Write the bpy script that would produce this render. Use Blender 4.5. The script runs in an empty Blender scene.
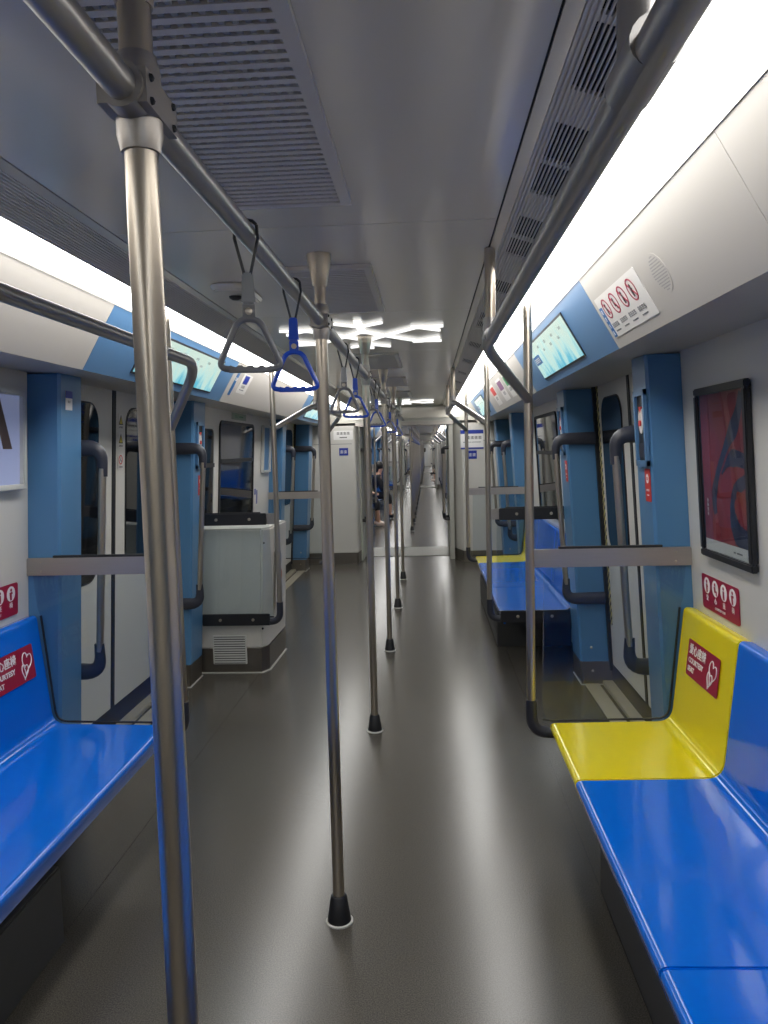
import bpy, bmesh, math, random
from mathutils import Vector, Matrix
random.seed(5)
PI = math.pi
SC = bpy.context.scene
COL = SC.collection

# ------------------------------------------------------------------ camera
# world: X to the right across the carriage, Y along the train, Z up; floor at 0
F_PX, YAW, PITCH, ROLL = 771.58, 0.0583, 0.0800, -0.0253
def cam_axes():
    cy, sy, cp, sp = math.cos(YAW), math.sin(YAW), math.cos(PITCH), math.sin(PITCH)
    f = Vector((-sy*cp, cy*cp, -sp)); r = Vector((cy, sy, 0)); u = r.cross(f)
    c, s = math.cos(ROLL), math.sin(ROLL)
    return r*c + u*s, u*c - r*s, f
r_, u_, f_ = cam_axes()
cam = bpy.data.cameras.new('camera'); cam.lens = F_PX/1024*36; cam.sensor_width = 36
cam.clip_start = .02; cam.clip_end = 300
camo = bpy.data.objects.new('camera', cam); COL.objects.link(camo)
m = Matrix.Identity(4)
for i in range(3):
    m[i][0], m[i][1], m[i][2] = r_[i], u_[i], -f_[i]
m[0][3], m[1][3], m[2][3] = .3145, 0, 1.5091
camo.matrix_world = m
SC.camera = camo

# ------------------------------------------------------------------ world, exposure
w = bpy.data.worlds.new('tunnel_dark'); SC.world = w; w.use_nodes = True
w.node_tree.nodes['Background'].inputs[0].default_value = (.01, .011, .013, 1)
w.node_tree.nodes['Background'].inputs[1].default_value = 1
SC.view_settings.view_transform = 'Standard'; SC.view_settings.look = 'None'
SC.view_settings.gamma = 1; SC.view_settings.use_curve_mapping = False
SC.view_settings.exposure = 0.3
STRIP = 6.6          # radiance of the ceiling light strips

# ------------------------------------------------------------------ materials
def srgb(r, g, b):
    f = lambda c: (c/255/12.92) if c/255 <= .04045 else ((c/255+.055)/1.055)**2.4
    return (f(r), f(g), f(b), 1)
def mat(name, col, rough=.5, metal=0, spec=.5, coat=0, noise=0, nscale=30, stretch=None, bump=0, emit=0, ior=None):
    M = bpy.data.materials.new(name); M.use_nodes = True
    nt = M.node_tree; p = nt.nodes['Principled BSDF']
    p.inputs['Base Color'].default_value = col; p.inputs['Roughness'].default_value = rough
    p.inputs['Metallic'].default_value = metal; p.inputs['Specular IOR Level'].default_value = spec
    p.inputs['Coat Weight'].default_value = coat; p.inputs['Coat Roughness'].default_value = .05
    if emit:
        p.inputs['Emission Color'].default_value = col; p.inputs['Emission Strength'].default_value = emit
    tc = nt.nodes.new('ShaderNodeTexCoord'); mp = nt.nodes.new('ShaderNodeMapping')
    nt.links.new(tc.outputs['Object'], mp.inputs['Vector'])
    if stretch: mp.inputs['Scale'].default_value = stretch
    nz = nt.nodes.new('ShaderNodeTexNoise'); nz.inputs['Scale'].default_value = nscale; nz.inputs['Detail'].default_value = 4
    nt.links.new(mp.outputs[0], nz.inputs['Vector'])
    mr = nt.nodes.new('ShaderNodeMapRange'); mr.inputs['To Min'].default_value = 1-noise; mr.inputs['To Max'].default_value = 1+noise
    nt.links.new(nz.outputs['Fac'], mr.inputs['Value'])
    vm = nt.nodes.new('ShaderNodeVectorMath'); vm.operation = 'SCALE'; vm.inputs[0].default_value = col[:3]
    nt.links.new(mr.outputs[0], vm.inputs['Scale']); nt.links.new(vm.outputs[0], p.inputs['Base Color'])
    if bump:
        b = nt.nodes.new('ShaderNodeBump'); b.inputs['Strength'].default_value = bump; b.inputs['Distance'].default_value = .002
        nt.links.new(nz.outputs['Fac'], b.inputs['Height']); nt.links.new(b.outputs[0], p.inputs['Normal'])
    return M
M = {}
M['steel'] = mat('brushed_steel', srgb(188, 178, 164), .28, .93, noise=.06, nscale=60, stretch=(1, 1, .08))
M['steel_rail'] = mat('dark_satin_steel', srgb(168, 165, 163), .33, .9, noise=.05)
M['steel_flat'] = mat('flat_brushed_steel', srgb(176, 170, 164), .36, .9, noise=.06, nscale=80, stretch=(.1, .1, 3))
M['kick'] = mat('scuffed_steel', srgb(122, 116, 108), .4, .85, noise=.12, nscale=20)
M['sill'] = mat('worn_sill_metal', srgb(178, 170, 152), .42, .35, noise=.1, nscale=15)
M['black'] = mat('black_plastic', srgb(28, 29, 34), .42, noise=.05)
M['dgrey'] = mat('dark_grey_grip', srgb(48, 50, 60), .38, noise=.05)
M['rubber'] = mat('black_rubber', srgb(22, 23, 27), .55, noise=.05)
M['white'] = mat('white_wall_laminate', srgb(206, 203, 196), .3, noise=.015, nscale=3)
M['cove'] = mat('warm_white_panel', srgb(180, 175, 168), .38, noise=.01, nscale=3)
M['soffit'] = mat('grey_soffit_panel', srgb(196, 190, 178), .35, .15, noise=.02, nscale=3)
M['ceil'] = mat('grey_ceiling_panel', srgb(228, 222, 210), .22, .35, noise=.03, nscale=2)
M['ceil2'] = mat('grey_slatted_panel', srgb(220, 214, 206), .4, .15, noise=.02)
M['web'] = mat('dark_grille_web', srgb(165, 162, 158), .5)
M['cavity'] = mat('dark_duct', srgb(16, 17, 20), .8)
M['pillar'] = mat('blue_pillar_laminate', srgb(80, 126, 168), .3, noise=.02, nscale=3)
M['pillar2'] = mat('blue_panel_laminate', srgb(80, 120, 160), .32, noise=.02, nscale=3)
M['seat'] = mat('glossy_blue_seat', srgb(0, 104, 214), .13, coat=.3, noise=.02, nscale=4)
M['yellow'] = mat('glossy_yellow_seat', srgb(232, 214, 20), .14, coat=.3, noise=.02, nscale=4)
M['under'] = mat('dark_grey_box', srgb(58, 58, 58), .6, noise=.08)
M['pane'] = mat('dark_window_pane', srgb(14, 17, 22), .04, spec=.7)
M['red'] = mat('crimson_sticker', srgb(158, 20, 56), .35, noise=.03)
M['red2'] = mat('red_sticker', srgb(200, 50, 45), .4)
M['wht'] = mat('white_print', srgb(232, 230, 228), .4)
M['ink'] = mat('black_print', srgb(30, 30, 34), .5)
M['greyink'] = mat('grey_print', srgb(110, 112, 116), .5)
M['bluesign'] = mat('navy_sign', srgb(30, 52, 150), .35)
M['cyansign'] = mat('blue_title_print', srgb(20, 100, 165), .35)
M['green'] = mat('green_print', srgb(52, 130, 84), .4)
M['palegreen'] = mat('pale_green_print', srgb(140, 160, 140), .4)
M['purple'] = mat('purple_print', srgb(125, 80, 120), .4)
M['orange'] = mat('orange_print', srgb(205, 120, 70), .4)
M['signface'] = mat('pale_sign_face', srgb(214, 211, 206), .4)
M['poster'] = mat('maroon_poster', srgb(140, 46, 58), .5, noise=.25, nscale=5)
M['posterblue'] = mat('slate_poster_stroke', srgb(44, 54, 84), .5, noise=.3, nscale=14)
M['posterred'] = mat('brick_poster_stroke', srgb(140, 52, 44), .5, noise=.2, nscale=9)
M['lilac'] = mat('lilac_picture', srgb(150, 160, 196), .4, noise=.08, nscale=3, emit=.22)  # faint glow put into the picture's own colour
M['brown'] = mat('brown_picture_shape', srgb(84, 68, 62), .5)
M['grate'] = mat('studded_gangway_plate', srgb(128, 128, 120), .4, .6, noise=.5, nscale=120, bump=1)
M['gangway'] = mat('pale_gangway_panel', srgb(178, 178, 170), .35, noise=.03)
M['hblue'] = mat('blue_strap_plastic', srgb(22, 74, 190), .3, coat=.3)
M['hgrey'] = mat('grey_strap_plastic', srgb(112, 112, 116), .32)
M['cord'] = mat('dark_strap_cord', srgb(40, 42, 46), .5)
M['sleeve'] = mat('grey_sleeve', srgb(142, 144, 146), .3, .3)
M['ring'] = mat('pale_floor_ring', srgb(196, 194, 188), .4)
M['white_bump'] = mat('white_plastic', srgb(200, 200, 196), .35)
M['skin'] = mat('skin', srgb(205, 160, 135), .5)
M['hair'] = mat('black_hair', srgb(20, 18, 18), .5)
M['olive'] = mat('olive_cloth', srgb(78, 76, 62), .8, noise=.2)
M['dark'] = mat('dark_cloth', srgb(26, 27, 34), .8, noise=.2)
M['tan'] = mat('tan_cloth', srgb(165, 145, 120), .8, noise=.15)
M['shoe'] = mat('pale_shoe', srgb(225, 205, 195), .5)

def emitter(name, col, s):
    X = bpy.data.materials.new(name); X.use_nodes = True; nt = X.node_tree
    nt.nodes.remove(nt.nodes['Principled BSDF'])
    e = nt.nodes.new('ShaderNodeEmission'); e.inputs[0].default_value = col; e.inputs[1].default_value = s
    nt.links.new(e.outputs[0], nt.nodes['Material Output'].inputs[0]); return X
M['light'] = emitter('lit_diffuser', (1, .985, .95, 1), STRIP)
M['led'] = emitter('lit_led', (1, 1, .98, 1), 1.15)

def floor_mat():
    X = mat('speckled_dark_vinyl', srgb(84, 84, 80), .3, noise=.05)
    nt = X.node_tree; p = nt.nodes['Principled BSDF']
    tc = nt.nodes['Texture Coordinate']
    n = nt.nodes.new('ShaderNodeTexNoise'); n.inputs['Scale'].default_value = 260; n.inputs['Detail'].default_value = 2
    nt.links.new(tc.outputs['Object'], n.inputs['Vector'])
    n2 = nt.nodes.new('ShaderNodeTexNoise'); n2.inputs['Scale'].default_value = 2.2; n2.inputs['Detail'].default_value = 6
    nt.links.new(tc.outputs['Object'], n2.inputs['Vector'])
    r = nt.nodes.new('ShaderNodeValToRGB')
    r.color_ramp.elements[0].position = .32; r.color_ramp.elements[0].color = srgb(61, 58, 53)
    r.color_ramp.elements[1].position = .72; r.color_ramp.elements[1].color = srgb(94, 90, 82)
    nt.links.new(n.outputs['Fac'], r.inputs[0]); nt.links.new(r.outputs[0], p.inputs['Base Color'])
    mr = nt.nodes.new('ShaderNodeMapRange'); mr.inputs['From Min'].default_value = .3; mr.inputs['From Max'].default_value = .7
    mr.inputs['To Min'].default_value = .27; mr.inputs['To Max'].default_value = .33
    p.inputs['Roughness'].default_value = .235; p.inputs['Specular IOR Level'].default_value = .75
    return X
M['floor'] = floor_mat()

def hazard_mat():
    X = mat('yellow_black_hazard', srgb(215, 200, 60), .45); nt = X.node_tree; p = nt.nodes['Principled BSDF']
    tc = nt.nodes['Texture Coordinate']; s = nt.nodes.new('ShaderNodeSeparateXYZ'); nt.links.new(tc.outputs['Object'], s.inputs[0])
    a = nt.nodes.new('ShaderNodeMath'); a.operation = 'ADD'; nt.links.new(s.outputs[1], a.inputs[0]); nt.links.new(s.outputs[2], a.inputs[1])
    b = nt.nodes.new('ShaderNodeMath'); b.operation = 'MULTIPLY'; b.inputs[1].default_value = 22; nt.links.new(a.outputs[0], b.inputs[0])
    c = nt.nodes.new('ShaderNodeMath'); c.operation = 'FRACT'; nt.links.new(b.outputs[0], c.inputs[0])
    r = nt.nodes.new('ShaderNodeValToRGB'); r.color_ramp.interpolation = 'CONSTANT'
    r.color_ramp.elements[0].color = srgb(30, 30, 32); r.color_ramp.elements[1].position = .5; r.color_ramp.elements[1].color = srgb(205, 192, 120)
    nt.links.new(c.outputs[0], r.inputs[0]); nt.links.new(r.outputs[0], p.inputs['Base Color']); return X
M['hazard'] = hazard_mat()

def screen_mat():
    # a lit information screen: pale mint picture fading to cyan at the bottom
    X = bpy.data.materials.new('lit_map_screen'); X.use_nodes = True; nt = X.node_tree
    p = nt.nodes['Principled BSDF']; p.inputs['Roughness'].default_value = .2
    tc = nt.nodes.new('ShaderNodeTexCoord'); n = nt.nodes.new('ShaderNodeTexNoise'); n.inputs['Scale'].default_value = 7; n.inputs['Detail'].default_value = 5
    mp = nt.nodes.new('ShaderNodeMapping'); mp.inputs['Scale'].default_value = (1.6, .8, 1)
    nt.links.new(tc.outputs['Object'], mp.inputs[0]); nt.links.new(mp.outputs[0], n.inputs['Vector'])
    s = nt.nodes.new('ShaderNodeSeparateXYZ'); nt.links.new(tc.outputs['Object'], s.inputs[0])
    a = nt.nodes.new('ShaderNodeMath'); a.operation = 'MULTIPLY_ADD'; a.inputs[1].default_value = -1.7; a.inputs[2].default_value = .0
    nt.links.new(s.outputs[1], a.inputs[0])
    b = nt.nodes.new('ShaderNodeMath'); b.operation = 'ADD'; nt.links.new(a.outputs[0], b.inputs[0]); nt.links.new(n.outputs['Fac'], b.inputs[1])
    r = nt.nodes.new('ShaderNodeValToRGB'); e = r.color_ramp.elements
    e[0].position = .4; e[0].color = srgb(186, 208, 196); e[1].position = .78; e[1].color = srgb(70, 168, 192)
    x = e.new(.56); x.color = srgb(168, 208, 204)
    nt.links.new(b.outputs[0], r.inputs[0]); nt.links.new(r.outputs[0], p.inputs['Emission Color'])
    p.inputs['Base Color'].default_value = (.03, .03, .03, 1); p.inputs['Emission Strength'].default_value = .95
    return X
M['screen'] = screen_mat()

def glass_mat(name, tint, gloss=.06):
    X = bpy.data.materials.new(name); X.use_nodes = True; nt = X.node_tree
    nt.nodes.remove(nt.nodes['Principled BSDF'])
    t = nt.nodes.new('ShaderNodeBsdfTransparent'); t.inputs[0].default_value = tint
    g = nt.nodes.new('ShaderNodeBsdfGlossy'); g.inputs['Roughness'].default_value = .02
    fr = nt.nodes.new('ShaderNodeFresnel'); fr.inputs[0].default_value = 1.5
    mx = nt.nodes.new('ShaderNodeMixShader')
    ge = nt.nodes.new('ShaderNodeNewGeometry'); iv = nt.nodes.new('ShaderNodeMath'); iv.operation = 'SUBTRACT'; iv.inputs[0].default_value = 1
    nt.links.new(ge.outputs['Backfacing'], iv.inputs[1]); mu = nt.nodes.new('ShaderNodeMath'); mu.operation = 'MULTIPLY'
    nt.links.new(iv.outputs[0], mu.inputs[0]); nt.links.new(fr.outputs[0], mu.inputs[1]); nt.links.new(mu.outputs[0], mx.inputs[0])
    nt.links.new(t.outputs[0], mx.inputs[1]); nt.links.new(g.outputs[0], mx.inputs[2])
    nt.links.new(mx.outputs[0], nt.nodes['Material Output'].inputs[0]); return X
M['glass'] = glass_mat('grey_tinted_glass', (.90, .93, .94, 1))

# ------------------------------------------------------------------ object helpers
def tag(o, label=None, cat=None, group=None, kind=None):
    if label: o['label'] = label
    if cat: o['category'] = cat
    if group: o['group'] = group
    if kind: o['kind'] = kind
    return o
def empty(name, loc=(0, 0, 0), **k):
    o = bpy.data.objects.new(name, None); COL.objects.link(o); o.location = loc; o.empty_display_size = .1
    return tag(o, **k)
def kids(o): return [c for c in bpy.data.objects if c.parent == o]
CH = {}
def setp(o, p):
    o.parent = p; CH.setdefault(p.name, []).append(o)
def copy_tree(o, parent=None):
    c = o.copy(); COL.objects.link(c)
    if parent: setp(c, parent)
    for k in list(CH.get(o.name, [])): copy_tree(k, c)
    return c
class MB:
    def __init__(s): s.b = bmesh.new(); s.X = None
    def _v(s, p): return s.b.verts.new(s.X @ Vector(p) if s.X else p)
    def hexa(s, P):
        v = [s._v(p) for p in P]
        for f in ((0, 3, 2, 1), (4, 5, 6, 7), (0, 1, 5, 4), (1, 2, 6, 5), (2, 3, 7, 6), (3, 0, 4, 7)): s.b.faces.new([v[i] for i in f])
        return s
    def box(s, x0, x1, y0, y1, z0, z1):
        return s.hexa([(x0, y0, z0), (x1, y0, z0), (x1, y1, z0), (x0, y1, z0), (x0, y0, z1), (x1, y0, z1), (x1, y1, z1), (x0, y1, z1)])
    def prism(s, A, B):
        a = [s._v(p) for p in A]; b = [s._v(p) for p in B]; n = len(a)
        s.b.faces.new(a[::-1]); s.b.faces.new(b)
        for i in range(n): s.b.faces.new([a[i], a[(i+1) % n], b[(i+1) % n], b[i]])
        return s
    def tube(s, pts, rad, n=14, ell=None, cap=True):
        # sweep: rad float or list; ell=(ratio, axis vector) flattens the section across an axis
        pts = [Vector(p) for p in pts]; N = len(pts)
        R = rad if isinstance(rad, (list, tuple)) else [rad]*N
        rings = []; ref = None
        for i, p in enumerate(pts):
            t = ((pts[min(i+1, N-1)]-p).normalized() + (p-pts[max(i-1, 0)]).normalized()).normalized()
            if ref is None:
                ref = Vector(ell[1]) if ell else (Vector((0, 0, 1)) if abs(t.z) < .9 else Vector((1, 0, 0)))
            a = (ref - t*ref.dot(t)).normalized(); b = t.cross(a)
            if not ell: ref = a
            q = ell[0] if ell else 1
            if isinstance(q, (list, tuple)): q = q[i]
            rings.append([s._v(p + (a*math.cos(2*PI*k/n)*q + b*math.sin(2*PI*k/n))*R[i]) for k in range(n)])
        for A, B in zip(rings, rings[1:]):
            for k in range(n): s.b.faces.new([A[k], A[(k+1) % n], B[(k+1) % n], B[k]])
        if cap: s.b.faces.new(rings[0][::-1]); s.b.faces.new(rings[-1])
        return s
    def lathe(s, prof, c=(0, 0, 0), n=20):
        c = Vector(c); R = [[s._v((c.x+r*math.cos(2*PI*k/n), c.y+r*math.sin(2*PI*k/n), c.z+z)) for k in range(n)] for r, z in prof]
        for A, B in zip(R, R[1:]):
            for k in range(n): s.b.faces.new([A[k], A[(k+1) % n], B[(k+1) % n], B[k]])
        s.b.faces.new(R[0][::-1]); s.b.faces.new(R[-1]); return s
    def ball(s, c, r, n=10, sc=(1, 1, 1)):
        mt = Matrix.Translation(c) @ Matrix.Diagonal((*[r*q for q in sc], 1))
        bmesh.ops.create_uvsphere(s.b, u_segments=n, v_segments=n//2+1, radius=1, matrix=(s.X @ mt) if s.X else mt); return s
    def done(s, name, mt, parent=None, smooth=False, bevel=0, seg=2, **k):
        bmesh.ops.recalc_face_normals(s.b, faces=s.b.faces)
        if bevel:
            bmesh.ops.bevel(s.b, geom=[e for e in s.b.edges if len(e.link_faces) == 2 and e.calc_face_angle() > .5], offset=bevel, segments=seg, affect='EDGES', clamp_overlap=True)
        me = bpy.data.meshes.new(name); s.b.to_mesh(me); s.b.free()
        for x in (mt if isinstance(mt, list) else [mt]): me.materials.append(x)
        if smooth:
            me.polygons.foreach_set('use_smooth', [True]*len(me.polygons))
            me.set_sharp_from_angle(angle=.7)
        o = bpy.data.objects.new(name, me); COL.objects.link(o)
        if parent: setp(o, parent)
        return tag(o, **k)
def arc(pts, r, n=6):
    # round the corners of a polyline
    pts = [Vector(p) for p in pts]; out = [pts[0]]
    for i in range(1, len(pts)-1):
        a, p, b = pts[i-1], pts[i], pts[i+1]; rr = r[i-1] if isinstance(r, (list, tuple)) else r
        u, v = (a-p).normalized(), (b-p).normalized()
        for k in range(n+1):
            t = k/n; out.append((p+u*rr)*(1-t)**2 + p*2*t*(1-t) + (p+v*rr)*t**2)
    out.append(pts[-1]); return out
def rrect(w, h, r, n=5, cx=0, cy=0):
    P = []
    for sx, sy, a0 in ((1, 1, 0), (-1, 1, PI/2), (-1, -1, PI), (1, -1, 1.5*PI)):
        for k in range(n+1):
            a = a0+k/n*PI/2; P.append((cx+sx*(w/2-r)+r*math.cos(a), cy+sy*(h/2-r)+r*math.sin(a)))
    return P
def flat(mb, pts, z0, z1): return mb.prism([(x, y, z0) for x, y in pts], [(x, y, z1) for x, y in pts])
def frame(o, u, v):
    u = Vector(u).normalized(); v = Vector(v).normalized(); n = u.cross(v)
    mt = Matrix.Identity(4)
    for i in range(3): mt[i][0], mt[i][1], mt[i][2], mt[i][3] = u[i], v[i], n[i], o[i]
    return mt
TXT = {}
LEGIBLE = ('爱', '心', '座', '椅', '爱心座椅', 'COURTESY', 'SEAT', 'COURTESY SEAT')
def text(parent, s, x, y, size, mt, z=.0022, align='CENTER', name='lettering', bold=0, sx=1):
    if s not in LEGIBLE:      # print too small to read in the photograph: rows of little marks
        b = MB(); ws = [.3 if c == ' ' else (1.0 if ord(c) > 0x2000 else .56) for c in s]; x0 = 0 if align == 'LEFT' else -sum(ws)*size/2
        for c, q in zip(s, ws):
            if c != ' ':
                a_, e_ = x0+.08*q*size, x0+.9*q*size
                if q > .9:
                    for k in range(3): b.box(a_, e_, (-.38+.28*k)*size, (-.26+.28*k)*size, 0, .0004)
                    b.box((a_+e_)/2-.05*size, (a_+e_)/2+.05*size, -.4*size, .42*size, 0, .00035)
                else: b.box(a_, e_, -.22*size, .22*size, 0, .0004)
            x0 += q*size
        o = b.done('print_marks', mt, parent, kind='stuff'); o.location = (x, y, z); return o
    key = (s, size, align, mt.name, bold, sx)
    if key not in TXT:
        cu = bpy.data.curves.new('t', 'FONT'); cu.body = s; cu.size = size; cu.align_x = align; cu.align_y = 'CENTER'
        cu.extrude = .0004; cu.offset = bold; cu.resolution_u = 2
        o = bpy.data.objects.new('t', cu); COL.objects.link(o); bpy.context.view_layer.update()
        me = bpy.data.meshes.new_from_object(o.evaluated_get(bpy.context.evaluated_depsgraph_get()))
        bpy.data.objects.remove(o); bpy.data.curves.remove(cu)
        me.materials.clear(); me.materials.append(mt); me.transform(Matrix.Diagonal((sx, 1, 1, 1))); me.name = name; TXT[key] = me
    o = bpy.data.objects.new(name, TXT[key]); COL.objects.link(o); o.location = (x, y, z); setp(o, parent); return o

# ------------------------------------------------------------------ carriage profile
XW = lambda z: 1.392-.057*z          # wall
XI = lambda z: 1.259-.057*z          # aisle face of the blue pillars
XD = lambda z: 1.452-.06*z           # door leaves
CT, CB = (.852, 2.087), (.994, 1.843)   # top and bottom edge of the sloping cove panel
ZC = 2.1; YB, YE = -2.6, 10.5
SIDE = {1: 'right', -1: 'left'}
def S(s, P): return [(s*x, y, z) for x, y, z in P]
def wall_frame(s, y, z, off=.002):   # u along the wall left-to-right as read from the aisle
    lean = Vector((-s*.057, 0, 1))
    return frame((s*(XW(z)-off), y, z), (0, -s, 0), lean)
def pillar_frame(s, y, z, off=.001): return frame((s*(XI(z)-off), y, z), (0, -s, 0), (-s*.057, 0, 1))
def cove_frame(s, y, t, off=.0006):   # t: 0 bottom edge .. 1 top edge
    x = CB[0]+(CT[0]-CB[0])*t; z = CB[1]+(CT[1]-CB[1])*t
    v = Vector((s*(CT[0]-CB[0]), 0, CT[1]-CB[1])); F = frame((s*x, y, z), (0, -s, 0), v)
    n = F.col[2].to_3d(); F.translation = F.translation + n*off; return F

# ------------------------------------------------------------------ floor
def sheet_floor(name, y0, y1, xs, joints):
    fl = empty(name, kind='structure')
    MB().box(-1.6, 1.6, y0, y1, -.06, -.004).done('floor_base', M['rubber'], fl)
    for a, b in zip(joints, joints[1:]):
        for x0, x1 in zip(xs, xs[1:]):
            MB().box(x0+.001, x1-.001, a+.001, b-.001, -.01, 0).done('floor_sheet', M['floor'], fl)
    return fl
sheet_floor('floor', YB, 10.86, (-1.5, -.871, .871, 1.5), (YB, .9, 5.9, 10.86))

# ------------------------------------------------------------------ ceiling of our carriage
SEAMS = [2.07+1.31*k for k in range(-3, 7)]
SEAMS = [YB]+[s for s in SEAMS if s > YB+.2 and s < YE-.2]+[YE]
GR = [(1.095, 1.5), (2.895, .75), (5.18, .75), (6.75, .75), (8.3, .75)]    # ceiling air grilles: centre, length
ce = empty('ceiling', kind='structure')
def ceiling_panels(parent, seams, grilles, X=.506):
    for a, b in zip(seams, seams[1:]):
        MB().box(-X, X, a+.0015, b-.0015, ZC, ZC+.004).done('ceiling_panel', M['ceil'], parent)
ceiling_panels(ce, SEAMS, GR)
MB().box(-.7, .7, YB, YE, ZC+.004, ZC+.02).done('ceiling_backing', M['cavity'], ce)
def edge_strips(parent, y0, y1, ribs=True):
    for s in (1, -1):
        # plain strip beside the seam, then the slatted outlet strip down to the light
        MB().prism(S(s, [(.511, y0, ZC), (.536, y0, ZC-.006), (.536, y0, ZC+.01), (.511, y0, ZC+.01)]), S(s, [(.511, y1, ZC), (.536, y1, ZC-.006), (.536, y1, ZC+.01), (.511, y1, ZC+.01)])).done('ceiling_border', M['ceil'], parent)
        if not ribs:
            MB().prism(S(s, [(.536, y0, ZC-.006), (.645, y0, 2.058), (.645, y0, 2.1), (.536, y0, 2.11)]), S(s, [(.536, y1, ZC-.006), (.645, y1, 2.058), (.645, y1, 2.1), (.536, y1, 2.11)])).done('outlet_strip', M['ceil2'], parent)
            continue
        P = lambda t, o: (.536+.109*t, ZC-.006-.036*t+o)      # across the strip
        # backing with open slots on the right side
        slots = [(1.13, 1.33), (1.46, 1.64), (1.66, 1.84), (2.02, 2.2), (2.22, 2.4), (2.75, 2.95), (3.4, 3.6), (3.62, 3.8), (4.3, 4.5), (5.1, 5.3), (5.9, 6.1), (6.7, 6.9), (7.5, 7.7), (8.3, 8.5), (9.1, 9.3), (.9, 1.11), (.4, .6)] if s == 1 else []
        slots.sort()
        def bk(a, b, t0, t1, mt, nm, up=.005):
            (xa, za), (xb, zb) = P(t0, up), P(t1, up)
            MB().prism(S(s, [(xa, a, za), (xb, a, zb), (xb, a, zb+.02), (xa, a, za+.02)]), S(s, [(xa, b, za), (xb, b, zb), (xb, b, zb+.02), (xa, b, za+.02)])).done(nm, mt, parent)
        bk(y0, y1, 0, .22, M['ceil2'], 'strip_backing')
        bk(y0, y1, .8, 1, M['ceil2'], 'strip_backing')
        y = y0
        for a, b in slots:
            bk(y, a, .22, .8, M['ceil2'], 'strip_backing'); bk(a, b, .22, .8, M['cavity'], 'outlet_slot', .012); y = b
        bk(y, y1, .22, .8, M['ceil2'], 'strip_backing')
        N = 14
        for k in range(N):
            (x, z) = P((k+.5)/N, 0); wd = .0014 if .2 < k/N < .8 else .0022
            MB().prism(S(s, [(x-wd, y0, z), (x+wd, y0, z), (x+wd, y0, z+.005), (x-wd, y0, z+.005)]), S(s, [(x-wd, y1, z), (x+wd, y1, z), (x+wd, y1, z+.005), (x-wd, y1, z+.005)])).done('rib', M['ceil2'], parent)
edge_strips(ce, YB, YE)

def grille(parent, yc, L, W, perforated, name='ceiling_grille'):
    g = empty(name, (0, yc, ZC))
    o = .012
    fr = MB()
    for x0, x1, y0, y1 in ((-W/2-.024, W/2+.024, L/2, L/2+.024), (-W/2-.024, W/2+.024, -L/2-.024, -L/2), (-W/2-.024, -W/2, -L/2, L/2), (W/2, W/2+.024, -L/2, L/2)):
        fr.box(x0, x1, y0, y1, -o, -.001)
    fr.done('frame', M['ceil2'], g)
    MB().box(-W/2, W/2, -L/2, L/2, -.003, -.0015).done('duct_opening', M['cavity'], g)
    pitch = .0262; n = int(L/pitch); me = None
    for k in range(n):
        y = -L/2+(k+.5)*L/n
        if me is None:
            sl = MB().box(-W/2, W/2, -.0074, .0074, -.010, -.004).done('slat', M['ceil2'], g); me = sl.data
        else:
            sl = bpy.data.objects.new('slat', me); COL.objects.link(sl); setp(sl, g)
        sl.location = (0, y, 0)
    if perforated:
        b = MB(); m = int(W/.0175)
        for k in range(n):
            y0 = -L/2+(k+.5)*L/n+.0074; y1 = y0+L/n-.0148
            for j in range(m+1):
                x = -W/2+W*j/m; b.box(x-.0044, x+.0044, y0, y1, -.0078, -.004)
        b.done('perforation_web', M['web'], g, kind='stuff')
    return g
for (yc, L), lab in zip(GR, ('large perforated grey air grille in the ceiling above the nearest pole', 'slatted ceiling air grille just behind the first full pole', 'slatted ceiling air grille just beyond the star shaped light', 'slatted ceiling air grille second beyond the star shaped light', 'slatted ceiling air grille nearest the gangway bulkhead')):
    tag(grille(ce, yc, L, .245, L > 1), lab, 'air grille', 'ceiling air grilles')

# ------------------------------------------------------------------ walls, coves, light strips
TRIM = [0]
def trim(**k):
    TRIM[0] += 1; return empty('trim_%d' % TRIM[0], kind='structure', **k)
def strip_prism(s, A, y0, y1, name, mt, parent, **k):
    # A: (x, z) outline in cross-section
    return MB().prism(S(s, [(x, y0, z) for x, z in A]), S(s, [(x, y1, z) for x, z in A])).done(name, mt, parent, **k)
COVE = [CT, CB, (CB[0]+.02, CB[1]+.012), (CT[0]+.03, CT[1]+.012)]
def cove(y0, y1, joints, blues, shift=0):
    for s in (1, -1):
        blues = [(p+shift, q) for p, q in blues] if s < 0 else blues
        t = trim()
        cuts = sorted(set([y0, y1]+[j for j in joints if y0 < j < y1]+[b for bb in blues for b in bb if y0 < b < y1]))
        for a, b in zip(cuts, cuts[1:]):
            isb = any(p-.01 < (a+b)/2 < q+.01 for p, q in blues)
            strip_prism(s, COVE, a+.001, b-.001, 'blue_cove_panel' if isb else 'cove_panel', M['pillar2'] if isb else M['cove'], t)
        # aluminium lip under the light
        strip_prism(s, [(CT[0]-.003, CT[1]), (CT[0]-.001, CT[1]-.006), (CT[0]+.012, CT[1]+.012), (CT[0], CT[1]+.012)], y0, y1, 'light_lip', M['cove'], t)
        strip_prism(s, [(CB[0], CB[1]), (1.5, 1.868), (1.5, 1.9), (CB[0]+.02, CB[1]+.02)], y0, y1, 'soffit', M['soffit'], t)
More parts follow.
